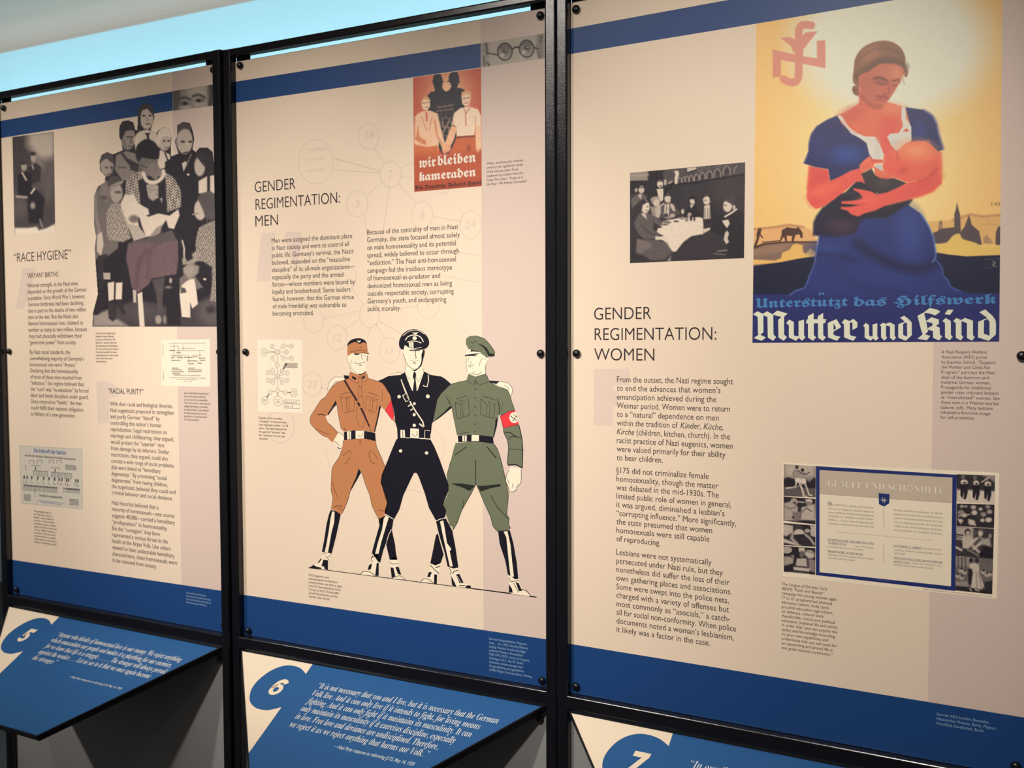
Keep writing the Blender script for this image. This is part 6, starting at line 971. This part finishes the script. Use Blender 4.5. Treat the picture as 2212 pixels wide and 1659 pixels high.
# right man
c.poly([(500, 990), (520, 900), (570, 860), (640, 850), (710, 870), (735, 920), (735, 1010), (690, 1010), (680, 1090), (540, 1090), (535, 1010)], (254, 224, 192), 3).poly([(500, 1000), (545, 1015), (520, 1110), (480, 1190), (440, 1240), (425, 1200), (450, 1130)], (248, 190, 146), 3).poly([(690, 1005), (738, 1005), (738, 1180), (715, 1220), (690, 1200)], (250, 202, 160), 3)
c.poly([(578, 770), (582, 735), (620, 722), (650, 735), (652, 790), (640, 835), (612, 848), (585, 830)], (250, 214, 178), 2).poly([(576, 770), (582, 735), (620, 720), (652, 735), (652, 765), (620, 745)], (230, 176, 118), 2).line([(592, 785), (612, 782)], 6, (150, 92, 72), 2).line([(625, 780), (645, 778)], 6, (150, 92, 72), 2).line([(605, 822), (630, 820)], 5, (176, 92, 76), 2).line([(600, 870), (618, 900), (645, 862)], 8, (206, 142, 116), 2).line([(612, 900), (615, 1000)], 7, (196, 96, 90), 2)
c.poly([(540, 1088), (680, 1080), (690, 1130), (700, 1250), (480, 1250), (520, 1150)], (206, 104, 58), 4).line([(540, 1095), (680, 1085)], 12, (120, 52, 40), 3).poly([(615, 1160), (650, 1150), (655, 1200), (620, 1215)], (170, 84, 50), 2.5).line([(505, 930), (520, 1000)], 6, (206, 120, 84), 3, .7).line([(690, 930), (690, 1005)], 6, (206, 120, 84), 3, .7).ell(460, 1180, 34, 34, (244, 176, 132), 4)
c.poly([(200, 1440), (745, 1410), (745, 1490), (200, 1535)], (166, 66, 40), 5, .9); c.poly([(195, 1230), (742, 1200), (742, 1450), (205, 1480)], (188, 84, 50), 14, .75); c.grain(6, 2.4, 61)
kp = c.build('poster', BOARD['M'], KQ, off=0.00035, label='red and orange poster of two workers before helmeted shadows')
def gk(x, y): return (840 + x / 3.6875, y / 3.6875)
t = Text(FR['M'], 0.0005); FRW = (240, 226, 208)
for s_, a, x1, cap, col in (('wir', (243, 1336), 375, 28, FRW), ('bleiben', (390, 1318), 695, 28, FRW), ('kameraden', (243, 1442), 695, 25, FRW), ('Die Deutsche Arbeits Front', (206, 1512), 737, 11, (40, 22, 22)), ('damals', (385, 862), 515, 7, (150, 120, 108)), ('wie heute', (380, 893), 520, 6.5, (150, 120, 108))):
    a_ = gk(*a); t.px(s_, a_[0], a_[1], gk(x1, 0)[0], cap, col, 'fr', offset=0.014 if cap > 12 else 0.008)
t.build('poster_lettering', kp, kind='stuff', label='blackletter words on the poster')
# --- two small charts on the left panel
p = Print(FR['L'], 0.0003, 0.00003).t(*Z2); p.poly([(1445, 970), (1882, 966), (1885, 1392), (1448, 1384)], (246, 234, 210), 0); pc = p.build('printed_card', BOARD['L'], label='small cream family-tree chart')
p = Print(FR['L'], 0.00036, 0.00002).t(*Z2); GT = (150, 138, 130)
for q in ([(1515, 1002), (1845, 1000)], [(1525, 1030), (1600, 1028)], [(1620, 1048), (1750, 1046)], [(1520, 1068), (1840, 1066)], [(1530, 1110), (1680, 1108)], [(1720, 1108), (1810, 1108)], [(1560, 1000), (1560, 1110)], [(1600, 1030), (1605, 1110)], [(1640, 1010), (1642, 1068)], [(1690, 1108), (1692, 1190)], [(1790, 1068), (1792, 1140)], [(1460, 1010), (1462, 1125)], [(1465, 1250), (1467, 1330)]): p.line(q, 4, GT, 0)
for x, y, w in ((1520, 1066, 45), (1580, 1085, 40), (1535, 1130, 30), (1590, 1130, 50), (1650, 1128, 80), (1730, 1120, 40), (1780, 1135, 60), (1535, 1155, 80), (1680, 1160, 90), (1790, 1155, 50), (1690, 1185, 50), (1770, 1180, 40), (1540, 1225, 60), (1540, 1240, 90), (1540, 1258, 110), (1545, 1275, 70), (1685, 1225, 60), (1685, 1240, 125), (1685, 1256, 120)): p.line([(x, y), (x + w, y)], 9, GT, 0)
p.build('chart_lines', pc, kind='stuff')
t = Text(FR['L'], 0.0005)
for s_, x, y, x1, cap, col in (('Stammbaum der Sippschaft Zero', 1562, 1292, 1800, 3.2, (84, 76, 76)), ('Vererbung von Trunksucht und Kriminalität in der Sippschaft', 1520, 1312, 1845, 2.4, (120, 108, 104)), ('Nach dem Reichsgesundheitsamt', 1590, 1328, 1770, 2.4, (120, 108, 104)), ('Nr. 34', 1650, 1345, 1722, 2.2, (120, 108, 104)), ('A. Minderwertig', 1535, 1120, 1630, 2.5, GT)):
    a = z2(x, y); t.px(s_, a[0], a[1], x1 / 4.148, cap, col)
t.build('card_lettering', pc, kind='stuff')
def z3(x, y): return (x / 4.148, 850 + y / 4.148)
p = Print(FR['L'], 0.0003, 0.00003).t(0, 850, 4.148); p.poly([(175, 465), (735, 496), (740, 1038), (192, 985)], (214, 207, 190), 0); p.line([(180, 470), (735, 500), (738, 1034), (195, 982), (180, 470)], 6, (190, 184, 170), 1); pc = p.build('printed_card', BOARD['L'], label='small grey chart on inheritance with rows of tiny figures')
p = Print(FR['L'], 0.00036, 0.00002).t(0, 850, 4.148); GC = (150, 142, 138); DC = (92, 84, 88)
for x in (262, 335, 440, 510): p.line([(x, 625), (x, 600), (x + 42, 602), (x + 42, 628)], 8, GC, 0)
for x, y in ((285, 655), (460, 675)): p.line([(x, y), (x, y - 12), (x + 75, y - 8), (x + 75, y + 14)], 7, GC, 0); p.line([(x + 35, y), (x + 35, y + 30)], 10, DC, 0)
for x0, x1, y0, h, st in ((300, 430, 690, 50, 14), (460, 645, 705, 48, 13), (210, 515, 825, 45, 12), (590, 715, 850, 40, 11)):
    x = x0
    while x < x1: p.line([(x, y0 + (x - x0) * .08), (x + 1, y0 + h + (x - x0) * .08)], 6, GC, 0); x += st
    p.line([(x0, y0), (x1, y0 + (x1 - x0) * .08)], 7, GC, 0)
for i, x in enumerate((218, 245, 285, 340, 392, 440, 490, 530, 555, 597, 615, 680, 700)):
    y = 735 + (x - 218) * .07; p.line([(x, y), (x, y + 28)], 13, DC if i % 3 else (70, 62, 70), 0).line([(x - 8, y + 32), (x - 8, y + 60), (x + 14, y + 62)], 6, GC, 0)
for x in range(215, 515, 16): p.line([(x, 812 + (x - 215) * .09), (x + 9, 826 + (x - 215) * .09)], 9, (84, 76, 84), 0)
for x in list(range(595, 715, 14)) + [570]: p.line([(x, 842 + (x - 570) * .09), (x + 8, 858 + (x - 570) * .09)], 10, (84, 76, 84), 0)
p.line([(230, 640), (232, 690)], 8, GC, 0).line([(310, 855), (315, 935)], 6, GC, 0).line([(572, 860), (574, 890)], 6, GC, 0)
for x, y, w, n_ in ((215, 905, 62, 5), (622, 945, 85, 5), (585, 640, 100, 4)):
    for i in range(n_): p.line([(x, y + i * 12), (x + w, y + i * 12 + w * .1)], 7, (126, 118, 120), 0)
p.build('chart_figures', pc, kind='stuff')
t = Text(FR['L'], 0.0005)
for s_, x, y, x1, cap, col, st in (('Die Erbkraft der Nation', 305, 527, 592, 8.5, (70, 96, 160), 'b'), ('und wie ihr tüchtiger Nachwuchs Familien hinunterhält', 222, 562, 678, 4.6, (84, 76, 84), 'b'), ('Tüchtigkeit im Lebenskampf fehlt!', 350, 920, 560, 4.4, (70, 62, 70), 'b'), ('Der nachwachsende Bestand reicht nicht aus, die', 338, 962, 578, 2.6, (84, 110, 160), 'n'), ('Volkszahl im Bestand zu sichern', 365, 978, 550, 2.6, (84, 110, 160), 'n')):
    a = z3(x, y); t.px(s_, a[0], a[1], x1 / 4.148, cap, col, st)
t.build('card_lettering', pc, kind='stuff')
